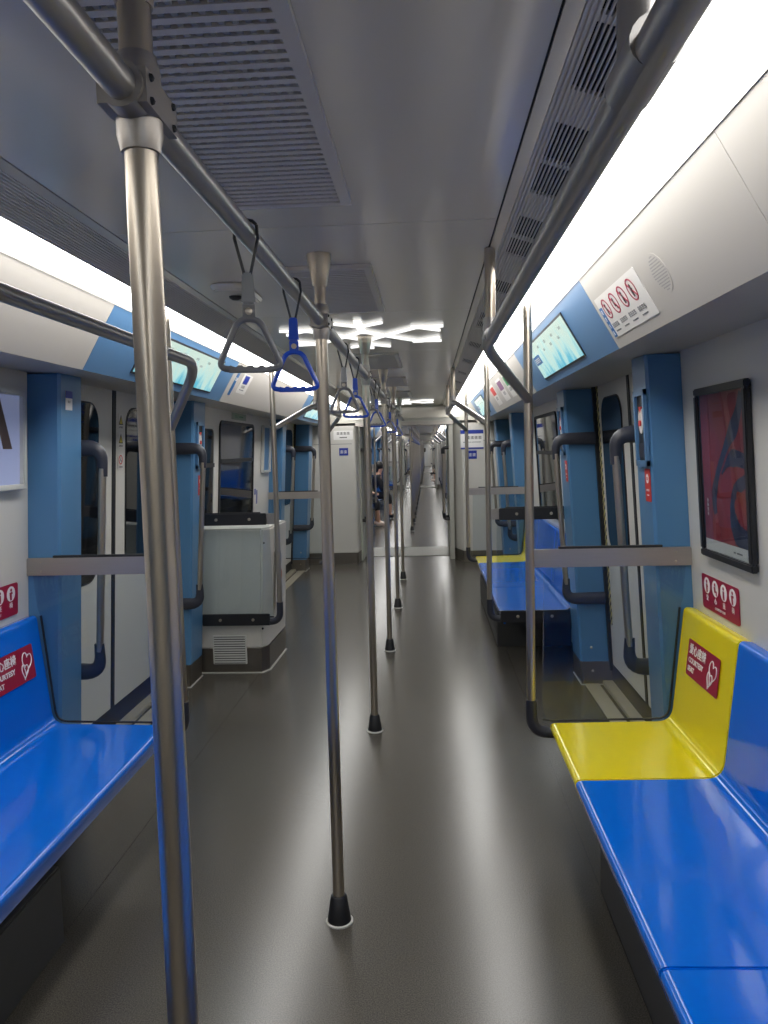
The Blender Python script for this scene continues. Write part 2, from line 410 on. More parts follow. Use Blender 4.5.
def lights(y0, y1, lab):
    for s in (1, -1):
        t = empty('ceiling_light', (s*.75, (y0+y1)/2, 2.07)); h = (y1-y0)/2
        MB().prism(S(s, [(-.105, -h, -.012), (.102, -h, .017), (.102, -h, .03), (-.105, -h, .03)]), S(s, [(-.105, h, -.012), (.102, h, .017), (.102, h, .03), (-.105, h, .03)])).done('diffuser', M['light'], t)
        tag(t, lab % SIDE[s], 'light', 'ceiling light strips')
cove(YB, YE, [-.5, 1.51, 6.5, 7.1], [(-2.1, -.1), (2.79, 4.85), (7.6, 9.66)], .12)
lights(YB, YE-.01, 'long white glowing light strip along the %s side of the near carriage ceiling')

def walls(s, y0, y1, parent, low=True):
    # one white wall panel, seen from the aisle
    return MB().prism(S(s, [(XW(0), y0, 0), (XW(1.88), y0, 1.88), (XW(1.88)+.03, y0, 1.88), (XW(0)+.03, y0, 0)]), S(s, [(XW(0), y1, 0), (XW(1.88), y1, 1.88), (XW(1.88)+.03, y1, 1.88), (XW(0)+.03, y1, 0)])).done('wall_panel', M['white'], parent)
WALL = {s: empty('wall_%s' % SIDE[s], kind='structure') for s in (1, -1)}
for s in (1, -1):
    walls(s, .31, 1.37, WALL[s]); walls(s, 1.373, 3.05, WALL[s])
    walls(s, 5.1, 7.86, WALL[s]); walls(s, 9.9, 10.5, WALL[s]); walls(s, YB, -2.1, WALL[s])
# unseen wall added behind the camera, closing the shell for light and reflections
we = empty('wall_back_added', kind='structure')
MB().box(-1.5, 1.5, YB-.04, YB, 0, 2.12).done('wall_panel', M['white'], we)

# ------------------------------------------------------------------ pillars and doors
def leaned(mb, s, plan, z0, z1, k=.057):
    mb.prism(S(s, [(x-k*z0, y, z0) for x, y in plan]), S(s, [(x-k*z1, y, z1) for x, y in plan])); return mb
def pillar(s, y0, y1, seat_side, Y=0, base=None):
    # y0..y1 along the car; seat_side: -1 when the seat is on the near side
    X0 = 1.259; c = .012
    if seat_side < 0: plan = [(1.5, y0), (X0+.01, y0), (X0, y0+c), (X0, y1-c), (X0+c, y1), (1.5, y1)]
    else: plan = [(1.5, y0), (X0+c, y0), (X0, y0+c), (X0, y1-c), (X0+.01, y1), (1.5, y1)]
    t = trim()
    leaned(MB(), s, plan, .15, 1.85).done('pillar_panel', M['pillar'], t)
    leaned(MB(), s, [(x-.001, y) for x, y in plan], 0, .148).done('kick_plate', M['kick'], t)
    # pale sealing bead at the floor
    b = MB(); ym = y0 if seat_side > 0 else y1
    b.box(*sorted((s*(X0-.004), s*1.47)), ym-.006 if seat_side > 0 else ym, ym if seat_side > 0 else ym+.006, 0, .006)
    b.box(*sorted((s*(X0-.007), s*(X0-.001))), y0, y1, 0, .006)
    b.done('sealing_bead', M['ring'], t)
    for z in (.09, .24):
        MB().ball((s*(1.33-.057*z), (y0 if seat_side > 0 else y1)-.002*seat_side, z), .009, 8).done('bolt', M['steel'], t)
    return t
DOOR = [0]
def door(s, y0, stickers=False):
    y1 = y0+1.57; ym = (y0+y1)/2
    DOOR[0] += 1; d = empty('door_%d' % DOOR[0], (0, 0, 0), kind='structure')
    P = lambda y, z, off=0: (s*(XD(z)-off), y, z)
    def slab(a, b, z0, z1, o0, o1, nm, mt, par):
        return MB().hexa([P(a, z0, o0), P(b, z0, o0), P(b, z0, o1), P(a, z0, o1), P(a, z1, o0), P(b, z1, o0), P(b, z1, o1), P(a, z1, o1)]).done(nm, mt, par)
    for a, b, wa, wb, edge in ((y0, ym-.022, y0+.09, ym-.2, 0), (ym+.022, y1, ym+.165, y1-.16, 1)):
        lf = slab(a, b, .14, 1.875, -.03, 0, 'door_leaf', M['white'], d)
        # dark rounded window standing a little proud, in a rubber bead
        for nm, g, off, mt in (('window_seal', .008, .003, M['rubber']), ('window_pane', 0, .006, M['pane'])):
            cy, cz = (wa+wb)/2, (.885+1.775)/2; w2, h2 = wb-wa+2*g, 1.775-.885+2*g
            pts = rrect(w2, h2, .11, 6, cy, cz)
            MB().prism([P(y, z, 0) for y, z in pts], [P(y, z, off) for y, z in pts]).done(nm, mt, lf)
        slab(a, b, .03, .14, -.03, .004, 'kick_strip', M['rubber'], d)
    slab(ym-.022, ym+.022, .012, 1.875, -.02, .004, 'rubber_seam', M['rubber'], d)
    slab(y1-.03, y1, .1, 1.875, -.02, .02, 'rubber_gasket', M['rubber'], d)
    slab(y0, y0+.02, .1, 1.875, -.02, .012, 'rubber_gasket', M['rubber'], d)
    slab(y1-.085, y1-.045, .4, 1.86, 0, .003, 'hazard_stripe', M['hazard'], d)
    # sill
    b = MB(); b.box(*sorted((s*1.275, s*1.365)), y0, y1, 0, .010); b.done('sill_plate', M['sill'], d, bevel=.003)
    b = MB(); b.box(*sorted((s*1.385, s*1.47)), y0, y1, 0, .03); b.done('sill_rail', M['sill'], d, bevel=.004)
    return d
def grab_bar(s, kind):
    # fixed to the door side of a pillar; kind +1: tube on far side of a near pillar
    r = empty('grab_bar', (0, 0, 0))
    zt, zb = 1.55, .56
    def elbow(z, dz):
        x0, x1 = XI(z)+.165, XI(z)-.072
        pts = arc([(s*x0, 0, z), (s*x1, 0, z), (s*(x1+.002), 0, z+dz*.125)], .065)
        n = len(pts); R = [.040, .037]+[.035]*(n-8)+[.033, .031, .029, .027, .025, .022]
        q = .62
        MB().tube(pts, R[:n], 14, ell=(q, (0, 1, 0))).done('end_bracket', M['dgrey'], r, smooth=True)
    elbow(zt, -1); elbow(zb, 1)
    xa, xb = XI(zt)-.071, XI(zb)-.071
    MB().tube([(s*xa, 0, zt-.09), (s*xb, 0, zb+.09)], .0165, 16).done('tube', M['steel'], r, smooth=True)
    return r

CACHE = {}
def inst(key, fn, loc, **k):
    if key not in CACHE:
        CACHE[key] = o = fn()
    else:
        o = copy_tree(CACHE[key])
        for q in ('label', 'category', 'group', 'kind'):
            if q in o: del o[q]
    o.location = loc; return tag(o, **k)

def door_bay(Y, far='', tags=None):
    """pillars, leaves and grab bars of one pair of doors; Y = near partition plane"""
    for s in (1, -1):
        pillar(s, Y+.01, Y+.215, -1); pillar(s, Y+1.79, Y+2.06, 1)
        door(s, Y+.217)
        for yy, w in ((Y+.245, 'near'), (Y+1.755, 'far')):
            if far: lab = 'steel grab bar, %s, %s side of %s' % (SIDE[s], w, far); g = 'grab bars in the further carriages'
            else: lab = 'dark ended steel grab bar at the %s side of the %s %s door' % (w, SIDE[s], tags); g = 'grab bars beside the doors'
            inst(('gb', s), lambda: grab_bar(s, 1), (0, yy, 0), label=lab, cat='grab bar', group=g)
YP = 3.043        # partition in front of the nearest door
door_bay(YP, tags='nearest'); door_bay(7.85, tags='second'); door_bay(-2.16, tags='rearmost')

# ------------------------------------------------------------------ seats
def seat_profile(n=4):
    top = arc([(.800, 0, .325), (.772, 0, .407), (1.254, 0, .414), (1.300, 0, .872), (1.345, 0, .866)], [.03, .055, .022], 7)
    T = [(p.x, p.z) for p in top]
    B = [(1.345, .78), (1.328, .78), (1.280, .41), (1.255, .375), (.81, .375), (.815, .325)]
    return T+B
PROF = seat_profile()
def seat(s, L, mt):
    r = empty('seat_bench')
    MB().prism(S(s, [(x, .0015, z) for x, z in PROF]), S(s, [(x, L-.0015, z) for x, z in PROF])).done('seat_shell', mt, r, smooth=True, bevel=.004, seg=2)
    for y in (.12, L-.12):
        MB().prism(S(s, [(.90, y-.02, .385), (1.22, y-.02, .385), (1.36, y-.02, .40), (1.36, y-.02, .26), (1.30, y-.02, .26)]), S(s, [(.90, y+.02, .385), (1.22, y+.02, .385), (1.36, y+.02, .40), (1.36, y+.02, .26), (1.30, y+.02, .26)])).done('bracket', M['under'], r)
    return r
def under_box(s, y0, y1, lab, xf=.87, mt=None, grp=None):
    r = empty('equipment_box', (s*1.1, y0, 0))
    b = MB(); b.X = Matrix.Translation((-s*1.1, -y0, 0))
    b.box(*sorted((s*xf, s*1.37)), y0, y1, 0, .25); b.done('casing', M['under'], r, bevel=.006)
    b = MB(); b.X = Matrix.Translation((-s*1.1, -y0, 0)); n = 6
    for k in range(n):
        yy = y0+.1+k*.06; b.box(*sorted((s*(xf-.003), s*xf)), yy, yy+.04, .08, .2)
    b.done('vent', M['black'], r)
    return tag(r, lab, 'box', grp)
for s, L in ((1, [(2.5, YP-.006, 'yellow'), (1.572, 2.5, 'seat'), (.31, 1.572, 'seat')]), (-1, [(1.572, YP-.006, 'seat'), (.31, 1.572, 'seat')])):
    for a, b, mt in L:
        r = seat(s, b-a, M[mt]); r.location = (0, a, 0)
        lab = {(1, 2.5): 'single glossy yellow courtesy seat beside the right glass screen', (1, 1.572): 'glossy blue bench section between the near yellow seat and a moulded joint', (1, .31): 'glossy blue bench section at the bottom right edge nearest the viewer',
               (-1, 1.572): 'glossy blue bench section with red courtesy sticker beside the left glass screen', (-1, .31): 'glossy blue bench section behind the left one nearest the viewer'}[(s, a)]
        tag(r, lab, 'seat', 'near bench seats')
under_box(1, .5, 2.55, 'dark grey equipment box under the near right bench')
under_box(-1, .5, 2.24, 'dark grey equipment box under the near left bench', .85)
# bay between the two pairs of doors, right side only has a bench
for a, b, mt, lab in ((5.135, 6.05, 'seat', 'blue bench section just beyond the nearest right door'), (6.05, 6.95, 'seat', 'blue bench section in the middle of the further right bench'), (6.95, 7.38, 'seat', 'blue bench section next to the far yellow seat'), (7.38, 7.845, 'yellow', 'yellow courtesy seat at the far end of the further right bench')):
    r = seat(1, b-a, M[mt]); r.location = (0, a, 0); tag(r, lab, 'seat', 'further bench seats')
under_box(1, 5.80, 7.7, 'grey box standing on the floor under the further right bench', .815)

# ------------------------------------------------------------------ glass partitions
def partition(s, facing, bench=True, strips=False):
    """pole, elbow, crossbar and glass at Y=0; facing -1: bench on the near side"""
    r = empty('glass_partition', (0, 0, 0))
    px = .708
    MB().tube([(s*px, 0, .47), (s*px, 0, 2.075)], .0175, 20).done('pole', M['steel'], r, smooth=True)
    pts = arc([(s*px, 0, .50), (s*px, 0, .365), (s*.82, 0, .365)], .07)
    n = len(pts)
    MB().tube(pts, [.0225]*n, 16).done('elbow', M['dgrey'], r, smooth=True)
    b = MB(); b.hexa([(s*px, -.008, 1.033), (s*XW(1.03), -.008, 1.033), (s*XW(1.03), .008, 1.033), (s*px, .008, 1.033), (s*px, -.008, 1.105), (s*XW(1.1), -.008, 1.105), (s*XW(1.1), .008, 1.105), (s*px, .008, 1.105)])
    b.done('crossbar', M['steel_flat'], r, bevel=.003)
    for z in (1.05, 1.088): MB().ball((s*1.27, -.009, z), .004, 8).done('rivet', M['steel'], r)
    # pane following the seat outline
    low = arc([(.80, 0, .412), (1.252, 0, .419), (1.293, 0, .866)], [.05], 7)
    low = [(.752, .42)] + [(p.x-.004, p.z+.002) for p in low]
    up = [(1.30, .9), (1.31, 1.036), (.762, 1.036)]
    if not bench: low = [(.752, .40), (1.24, .40)]; up = [(1.24, 1.036), (.762, 1.036)]
    pts = low+up
    MB().prism([(s*x, .0, z) for x, z in pts], [(s*x, .008, z) for x, z in pts]).done('glass_pane', M['glass'], r)
    MB().tube([(s*x, .004, z-.002) for x, z in low], .0045, 8).done('edge_gasket', M['rubber'], r, smooth=True)
    b = MB(); b.box(*sorted((s*.82, s*1.22)), -.004, .012, 1.105, 1.114); b.done('top_gasket', M['rubber'], r)
    if strips:
        for z0, z1 in ((1.03, 1.108), (.345, .425)):
            b = MB(); b.box(*sorted((s*.775, s*1.24)), -.026, -.0085, z0, z1); c = b.done('clamp_strip', M['black'], r, bevel=.004)
            for x in (.89, 1.115):
                b = MB(); b.X = Matrix.Translation((s*x, -.027, (z0+z1)/2)) @ Matrix.Rotation(PI/2, 4, 'X'); b.lathe([(.010, -.002), (.010, .004), (.004, .005)], n=12)
                b.done('bolt', M['steel'], c)
    return r
for s in (1, -1):
    inst(('pt', s, 0), lambda: partition(s, -1), (0, YP, 0), label='glass screen with steel pole and crossbar at the near edge of the nearest %s door' % SIDE[s], cat='glass screen', group='glass screens')
    inst(('pt', s, 1), lambda: partition(s, 1, bench=(s > 0), strips=True), (0, 5.12, 0), label='glass screen with black bolted clamp strips at the far edge of the nearest %s door' % SIDE[s], cat='glass screen', group='glass screens')
    inst(('pt', s, 0), None, (0, 7.85, 0), label='glass screen with pole at the near edge of the second %s door' % SIDE[s], cat='glass screen', group='glass screens')
# side handrails, overhead
def side_rail(s, pts, posts, lab, collar=None):
    y0 = pts[0][1]
    r = empty('overhead_handrail', (s*.51, 0, 1.84)); o = Matrix.Translation((-s*.51, 0, -1.84))
    P = arc([(s*x, y, z) for x, y, z in pts], .12, 8)
    b = MB(); b.X = o; b.tube(P, .0185, 20).done('tube', M['steel_rail'], r, smooth=True)
    for y in posts:
        b = MB(); b.X = o; b.tube([(s*.51, y, 1.84), (s*.51, y, 2.097)], .016, 18).done('ceiling_post', M['steel'], r, smooth=True)
        b = MB(); b.X = o; b.tube([(s*.51, y-.045, 1.84), (s*.51, y+.045, 1.84)], .023, 18); b.tube([(s*.51, y, 1.845), (s*.51, y, 1.895)], .022, 18)
        b.done('joint', M['steel_rail'], r, smooth=True)
    return tag(r, lab, 'handrail', 'overhead side handrails')
ENDP = lambda y, d: [(.51, y-d*.52, 1.835), (.708, y, 1.69)]
for s in (1, -1):
    side_rail(s, [(.51, -.1, 1.835), (.51, 2.56 if s > 0 else 2.78, 1.835), (.706, 3.04, 1.69 if s > 0 else 1.62)], (.72, 2.36), 'overhead handrail above the near %s bench' % SIDE[s])
    side_rail(s, [(.706, 5.12, 1.67), (.51, 5.62, 1.845), (.51, 7.38, 1.845), (.706, 7.85, 1.69)], (5.75, 7.25), 'overhead handrail on the %s between the two doors' % SIDE[s])

# ------------------------------------------------------------------ centre poles and rail
def pole():
    r = empty('grab_pole')
    MB().tube([(0, 0, .05), (0, 0, 2.05)], .0185, 24).done('tube', M['steel'], r, smooth=True)
    MB().lathe([(.0385, .003), (.036, .02), (.026, .085), (.021, .09)], n=24).done('floor_cup', M['rubber'], r, smooth=True)
    MB().lathe([(.044, 0), (.044, .004), (.040, .006)], n=28).done('floor_ring', M['ring'], r, smooth=True)
    MB().lathe([(.0205, 2.005), (.024, 2.02), (.037, 2.085), (.037, 2.0995)], n=24).done('ceiling_cup', M['steel'], r, smooth=True)
    c = MB(); c.lathe([(.0215, 1.848), (.0255, 1.866), (.0255, 1.935), (.0215, 1.952)], n=20)
    c.tube([(0, -.055, 1.9), (0, .055, 1.9)], .0245, 18)
    c.box(-.027, .027, -.05, .05, 1.882, 1.918)
    c.done('clamp', M['steel_flat'], r, smooth=True)
    for y in (-.036, .036):
        for z in (1.888, 1.912): MB().ball((.027, y, z), .0045, 6).done('screw', M['rubber'], r)
    return r
PY = [.88, 2.36, 4.05, 5.72, 7.3, 8.93]
PL = ['nearest thick looking steel pole crossing the left foreground', 'steel pole with black floor cup standing full height in the middle', 'steel pole just behind the foremost full pole, under the star shaped light', 'fourth steel pole along the aisle', 'fifth steel pole along the aisle', 'last steel pole before the gangway plate']
for y, l in zip(PY, PL):
    inst('pole', pole, (0, y, 0), label=l, cat='pole', group='centre poles')
r = empty('centre_handrail', (0, 4, 1.9))
MB().tube([(0, -6.4, 0), (0, 6.2, 0)], .0175, 20).done('tube', M['steel_rail'], r, smooth=True)
tag(r, 'straight overhead steel handrail carrying the strap hangers down the middle', 'handrail')

# ------------------------------------------------------------------ strap hangers
def strap(mt, sleeve):
    r = empty('strap_hanger')
    # cord loop over the rail (rail centre at z 0)
    for dx, nm in ((-1, 'cord'), (1, 'cord')):
        MB().tube([(dx*.019, -.008, .012), (dx*.0205, 0, -.01), (dx*.012, .002, -.045), (dx*.004, .002, -.078)], .0028, 8).done(nm, M['cord'], r, smooth=True)
    MB().tube([(-.019, -.008, .012), (-.012, -.006, .019), (0, -.005, .021), (.012, -.006, .019), (.019, -.008, .012)], .0028, 8).done('cord_loop', M['cord'], r, smooth=True)
    MB().prism(*[[(x*q, y*q, z) for x, y in ((-.011, -.006), (.011, -.006), (.011, .006), (-.011, .006))] for q, z in ((1.12, -.125), (.88, -.07))]).done('sleeve', sleeve, r, bevel=.003, smooth=True)
    half = arc([(0, 0, -.151), (.019, 0, -.153), (.058, 0, -.238), (.03, 0, -.240)], [.014, .018], 7)
    path = [Vector((-p.x, 0, p.z)) for p in half[::-1]][:-1]+half
    b = MB(); b.tube(path, .0058, 10, ell=(1, (0, 1, 0)))
    top = [(.038-.076*k/32, -.2345+.0022*math.cos(k/32*2*PI*4)) for k in range(33)]
    out = top+[(-.040, -.246), (.040, -.246)]
    q = MB(); q.prism([(x, -.0068, z) for x, z in out], [(x, .0068, z) for x, z in out])
    b.box(-.011, .011, -.005, .005, -.150, -.126)
    h_ = b.done('handle', mt, r, smooth=True)
    q.done('finger_grip', mt, r, smooth=True, bevel=.0022)
    b = MB(); b.X = Matrix.Translation((0, -.0055, -.138)) @ Matrix.Rotation(PI/2, 4, 'X'); b.lathe([(.0065, -.002), (.0065, .001), (.003, .0015)], n=12); b.done('pin', M['steel'], r)
    return r
STR = [(1.39, 0, .22), (1.86, 1, .12), (2.98, 0, -.1), (3.44, 1, .15), (4.55, 0, .1), (4.88, 1, -.1), (6.2, 0, .1), (6.58, 1, 0), (7.75, 0, .1), (8.15, 1, .05)]
SL = ['grey triangular strap hanger nearest the viewer', 'blue triangular strap hanger nearest the viewer', 'grey triangular strap hanger just behind the foremost full pole', 'blue triangular strap hanger just behind the foremost full pole', 'small grey strap hanger between third and fourth aisle pole', 'small blue strap hanger between third and fourth aisle pole', 'tiny grey strap hanger beyond the fourth aisle pole', 'tiny blue strap hanger beyond the fourth aisle pole', 'tiny grey strap hanger beyond the fifth aisle pole', 'tiny blue strap hanger beyond the fifth aisle pole']
for (y, b, a), l in zip(STR, SL):
    o = inst(('strap', b), (lambda: strap(M['hblue'], M['hblue'])) if b else (lambda: strap(M['hgrey'], M['sleeve'])), (0, y, 1.9), label=l, cat='strap hanger', group='strap hangers')
    o.rotation_euler = (0, 0, a)

# ------------------------------------------------------------------ star shaped ceiling light
def star(yc, lab, grp='star shaped ceiling lights'):
    r = empty('star_light', (0.006, yc, 2.0865))
    def bar(x0, y0, x1, y1, w, nm='led_bar'):
        d = Vector((x1-x0, y1-y0)).normalized(); n = Vector((-d.y, d.x))*w/2
        pts = [(x0+n.x, y0+n.y), (x0-n.x, y0-n.y), (x1-n.x, y1-n.y), (x1+n.x, y1+n.y)]
        flat(MB(), pts, 0, .012).done(nm, M['led'], r)
    A, D = .1, .2
    for sx in (1, -1):
        bar(sx*A, 0, 0, D*.8, .02); bar(sx*A, 0, 0, -D*.8, .02)
        for sy in (1, -1):
            bar(sx*A, 0, sx*.27, sy*.235, .013)
            bar(sx*.24, sy*.235, sx*.30, sy*.235, .04, 'led_plate')
            bar(sx*.27, sy*.235, sx*.395, sy*.25, .012); bar(sx*.27, sy*.235, sx*.38, sy*.12, .012)
    for sy in (1, -1):
        bar(0, sy*D*.6, 0, sy*.46, .034, 'led_plate')
        for sx in (1, -1): bar(0, sy*.3, sx*.11, sy*.41, .012)
    MB().lathe([(.03, .0121), (.03, .0132)], n=16).done('ceiling_fixing', M['ceil2'], r)
    return tag(r, lab, 'light', grp)
star(4.0, 'white glowing star shaped light fitting on the ceiling behind the foremost pole')
star(9.6, 'white glowing star shaped light fitting far off by the gangway bulkhead')

# small domed camera housing on the ceiling
r = empty('ceiling_camera', (-.37, 2.85, ZC))
b = MB(); b.prism(*[[(x*q, y*q, z) for x, y in rrect(.14, .34, .05)] for q, z in ((.85, -.022), (1, -.0005))]); b.done('housing', M['ceil'], r, smooth=True, bevel=.006)
MB().lathe([(.012, -.034), (.022, -.028), (.024, -.021)], (0, -.03, 0), 16).done('lens', M['rubber'], r, smooth=True)
tag(r, 'grey flush camera housing with a dark lens on the ceiling left of the centre rail', 'camera')

# ------------------------------------------------------------------ signs
def plate(name, F, w, h, mt, lab, cat='sign', r=.004, th=.0015, grp=None):
    b = MB(); flat(b, rrect(w, h, r, 4), 0, th); o = b.done(name, mt); o.matrix_world = F
    return tag(o, lab, cat, grp)
def shape(parent, name, mt, pts, z0=.0016, z1=.0024):
    return flat(MB(), pts, z0, z1).done(name, mt, parent)
def circ(cx, cy, r, n=20, e=1): return [(cx+r*math.cos(2*PI*k/n), cy+e*r*math.sin(2*PI*k/n)) for k in range(n)]
def line(parent, name, mt, pts, wd=.002, z=.0022):
    return MB().tube([(x, y, z) for x, y in pts], wd/2, 6).done(name, mt, parent)
def person_icon(parent, cx, cy, k, mt, v):
    b = MB(); z0, z1 = .0026, .003
    b.prism([(x, y, z0) for x, y in circ(cx, cy+.30*k, .13*k, 10)], [(x, y, z1) for x, y in circ(cx, cy+.30*k, .13*k, 10)])
    body = [[(-.14, .14), (.1, .14), (.22, -.1), (.12, -.14), (.1, -.5), (-.12, -.5)], [(-.2, .14), (.05, .16), (.12, -.12), (.32, -.14), (.3, -.5), (.16, -.5), (.14, -.26), (-.15, -.26)],
            [(-.12, .14), (.12, .14), (.14, -.5), (.02, -.5), (0, -.2), (-.05, -.5), (-.16, -.5)], [(-.24, .1), (.14, .16), (.24, 0), (.06, -.04), (.1, -.5), (-.16, -.5)]][v % 4]
    b.prism([(cx+x*k, cy+y*k, z0) for x, y in body], [(cx+x*k, cy+y*k, z1) for x, y in body])
    return b.done('pictogram', mt, parent)
def courtesy_wall_sign(s, y, z):
    o = plate('courtesy_sign', wall_frame(s, y, z), .345, .128, M['red'], 'crimson wall sign with four white pictogram ovals above the near %s bench' % SIDE[s], 'sign', .012, grp='crimson courtesy wall signs')
    for k in range(4):
        cx = -.12+.08*k; shape(o, 'oval', M['wht'], circ(cx, .025, .030, 20)); person_icon(o, cx, .025, .05, M['red'], k)
        text(o, '爱心座椅'[k], cx, -.022, .024, M['wht'])
    text(o, 'COURTESY SEAT', 0, -.047, .013, M['wht'])
for s in (1, -1): courtesy_wall_sign(s, 2.755 if s == 1 else 2.79, .958)
def seat_sticker(s, y, t=.64):
    # on the seat back slope
    a, b = Vector((s*1.254, 0, .414)), Vector((s*1.300, 0, .872)); v = (b-a).normalized(); p = a+(b-a)*t
    F = frame((p.x, y, p.z), (0, -s, 0), v); F.translation = F.translation + F.col[2].to_3d()*.004
    o = plate('courtesy_sticker', F, .31, .135, M['red'], 'crimson courtesy seat sticker with two white hearts on the %s seat back' % ('yellow' if s == 1 else 'left blue'), 'sticker', .008, grp='courtesy seat stickers')
    text(o, '爱心座椅', -.138, .033, .042, M['wht'], align='LEFT', bold=.0008)
    text(o, 'COURTESY', -.138, -.008, .027, M['wht'], align='LEFT', bold=.0008, sx=1.1); text(o, 'SEAT', -.138, -.040, .027, M['wht'], align='LEFT', bold=.0008, sx=1.1)
    for cx, cy, k, rot in ((.100, .006, .050, -.35), (.080, -.024, .034, -.25)):
        pts = []
        for j in range(27):
            t = .5+j/26*(2*PI-.75); x = 16*math.sin(t)**3/17; yy = (13*math.cos(t)-5*math.cos(2*t)-2*math.cos(3*t)-math.cos(4*t))/17
            x *= .72
            pts.append((cx+k*(x*math.cos(rot)-yy*math.sin(rot)), cy+k*(x*math.sin(rot)+yy*math.cos(rot))))
        line(o, 'heart', M['wht'], pts, .0045)
seat_sticker(1, 2.765); seat_sticker(-1, 2.795)

# poster on the right wall
F = wall_frame(1, 2.64, 1.4)
o = MB(); 
r = empty('poster'); r.matrix_world = F
b = MB(); Wp, Hp = .45, .60
for x0, x1, y0, y1 in ((-Wp/2, Wp/2, Hp/2-.026, Hp/2), (-Wp/2, Wp/2, -Hp/2, -Hp/2+.026), (-Wp/2, -Wp/2+.026, -Hp/2+.026, Hp/2-.026), (Wp/2-.026, Wp/2, -Hp/2+.026, Hp/2-.026)): b.box(x0, x1, y0, y1, 0, .022)
b.done('frame', M['black'], r, bevel=.004)
MB().box(-Wp/2+.02, Wp/2-.02, -Hp/2+.02, Hp/2-.02, 0, .008).done('print', M['poster'], r)
pr = CH[r.name][-1]
flat(MB(), [(-.2, -.276), (.2, -.276), (.2, -.235), (-.2, -.235)], .0082, .0088).done('caption_band', M['signface'], r)
text(r, 'ART  PROJECT', .09, -.256, .012, M['greyink'], z=.0094)
def stroke(pts, wds, mt, z, nm='brush_stroke'):
    P = arc([(x, y, 0) for x, y in pts], .05, 6); n = len(P); L, Rr = [], []
    for i, p in enumerate(P):
        t = (P[min(i+1, n-1)]-P[max(i-1, 0)]).normalized(); q = Vector((-t.y, t.x, 0))
        u = i/(n-1)*(len(wds)-1); j = min(int(u), len(wds)-2); wd = wds[j]+(wds[j+1]-wds[j])*(u-j)
        L.append(p+q*wd/2); Rr.append(p-q*wd/2)
    pts = [(min(max(p.x, -.199), .199), min(max(p.y, -.234), .274)) for p in L+Rr[::-1]]
    b = MB()
    for i in range(n-1):
        c = [pts[i], pts[i+1], pts[2*n-2-i], pts[2*n-1-i]]
        vs = [b.b.verts.new((x, y, z)) for x, y in c]
        try: b.b.faces.new(vs)
        except Exception: pass
    b.done(nm, mt, r)
stroke([(-.08, .27), (-.02, .16), (.0, .08)], [.08, .09, .02], M['posterred'], .0084)
stroke([(.17, .26), (.12, .17), (.03, .1), (-.06, .0), (-.11, -.09), (-.09, -.14)], [.04, .07, .035, .03, .05, .03], M['posterblue'], .0088)
stroke([(-.02, .0), (.06, .06), (.16, .05), (.2, .04)], [.01, .06, .05, .05], M['posterblue'], .0090)
stroke([(.2, -.01), (.12, -.03), (.05, -.08), (.07, -.18), (.14, -.22), (.2, -.22)], [.04, .05, .03, .07, .09, .09], M['posterblue'], .0086)
stroke([(.1, -.06), (.19, -.1)], [.02, .09], M['posterred'], .0092)
text(r, '艺术列车', -.16, -.12, .016, M['signface'], z=.0094, sx=.9)
CH[r.name][-1].rotation_euler = (0, 0, -PI/2)
MB().box(-Wp/2+.024, Wp/2-.024, -Hp/2+.024, Hp/2-.024, .014, .016).done('glass_pane', M['glass'], r)
tag(r, 'tall black framed poster with dark red artwork on the right wall', 'poster')

# picture on the left wall
def wall_picture(s, y, z, w, h, lab, art, grp='framed pictures on the left wall'):
    r = empty('framed_picture'); r.matrix_world = wall_frame(s, y, z); b = MB(); t = .022
    for x0, x1, y0, y1 in ((-w/2-t, w/2+t, h/2, h/2+t), (-w/2-t, w/2+t, -h/2-t, -h/2), (-w/2-t, -w/2, -h/2, h/2), (w/2, w/2+t, -h/2, h/2)): b.box(x0, x1, y0, y1, 0, .03)
    b.done('frame', M['white_bump'], r, bevel=.004)
    MB().box(-w/2, w/2, -h/2, h/2, 0, .012).done('print', art, r)
    return tag(r, lab, 'picture', grp)
r = wall_picture(-1, 2.675, 1.585, .58, .345, 'white framed lilac picture with a brown diagonal on the left wall', M['lilac'])
flat(MB(), [(.09, .1725), (.14, .1725), (.232, -.035), (.17, -.035)], .0122, .014).done('brown_shape', M['brown'], r)
flat(MB(), [(.09, .1725), (.14, .1725), (-.05, -.035), (-.11, -.035)], .0122, .014).done('brown_shape', M['brown'], r)
wall_picture(-1, 7.62, 1.55, .3, .42, 'small white framed blue picture beyond the left window', M['pillar2'])

# windows of the bay between the doors
def window(n, s, y0, y1, z0, z1, frame_mt='rubber'):
    wn = empty('window_%d' % n, kind='structure')
    F = wall_frame(s, (y0+y1)/2, (z0+z1)/2, 0); wn.matrix_world = F
    w_, h_ = y1-y0, z1-z0
    A = rrect(w_, h_, .05, 5); B = rrect(w_+.05, h_+.05, .07, 5)
    flat(MB(), A, -.002, .006).done('window_pane', M['pane'], wn)
    b = MB(); n_ = len(A)
    for i in range(n_):
        j = (i+1) % n_
        b.hexa([(*A[i], 0), (*B[i], 0), (*B[j], 0), (*A[j], 0), (*A[i], .012), (*B[i], .012), (*B[j], .012), (*A[j], .012)])
    b.done('window_frame', M[frame_mt], wn, smooth=True)
    MB().box(-w_/2, w_/2, .09, .12, .006, .016).done('window_rail', M['rubber'], wn)
window(1, -1, 5.95, 7.08, .95, 1.75); window(2, 1, 5.95, 7.08, .95, 1.75)
for s in (1, -1): window(3 if s == -1 else 4, s, 5.45, 5.76, .95, 1.70, 'white_bump')

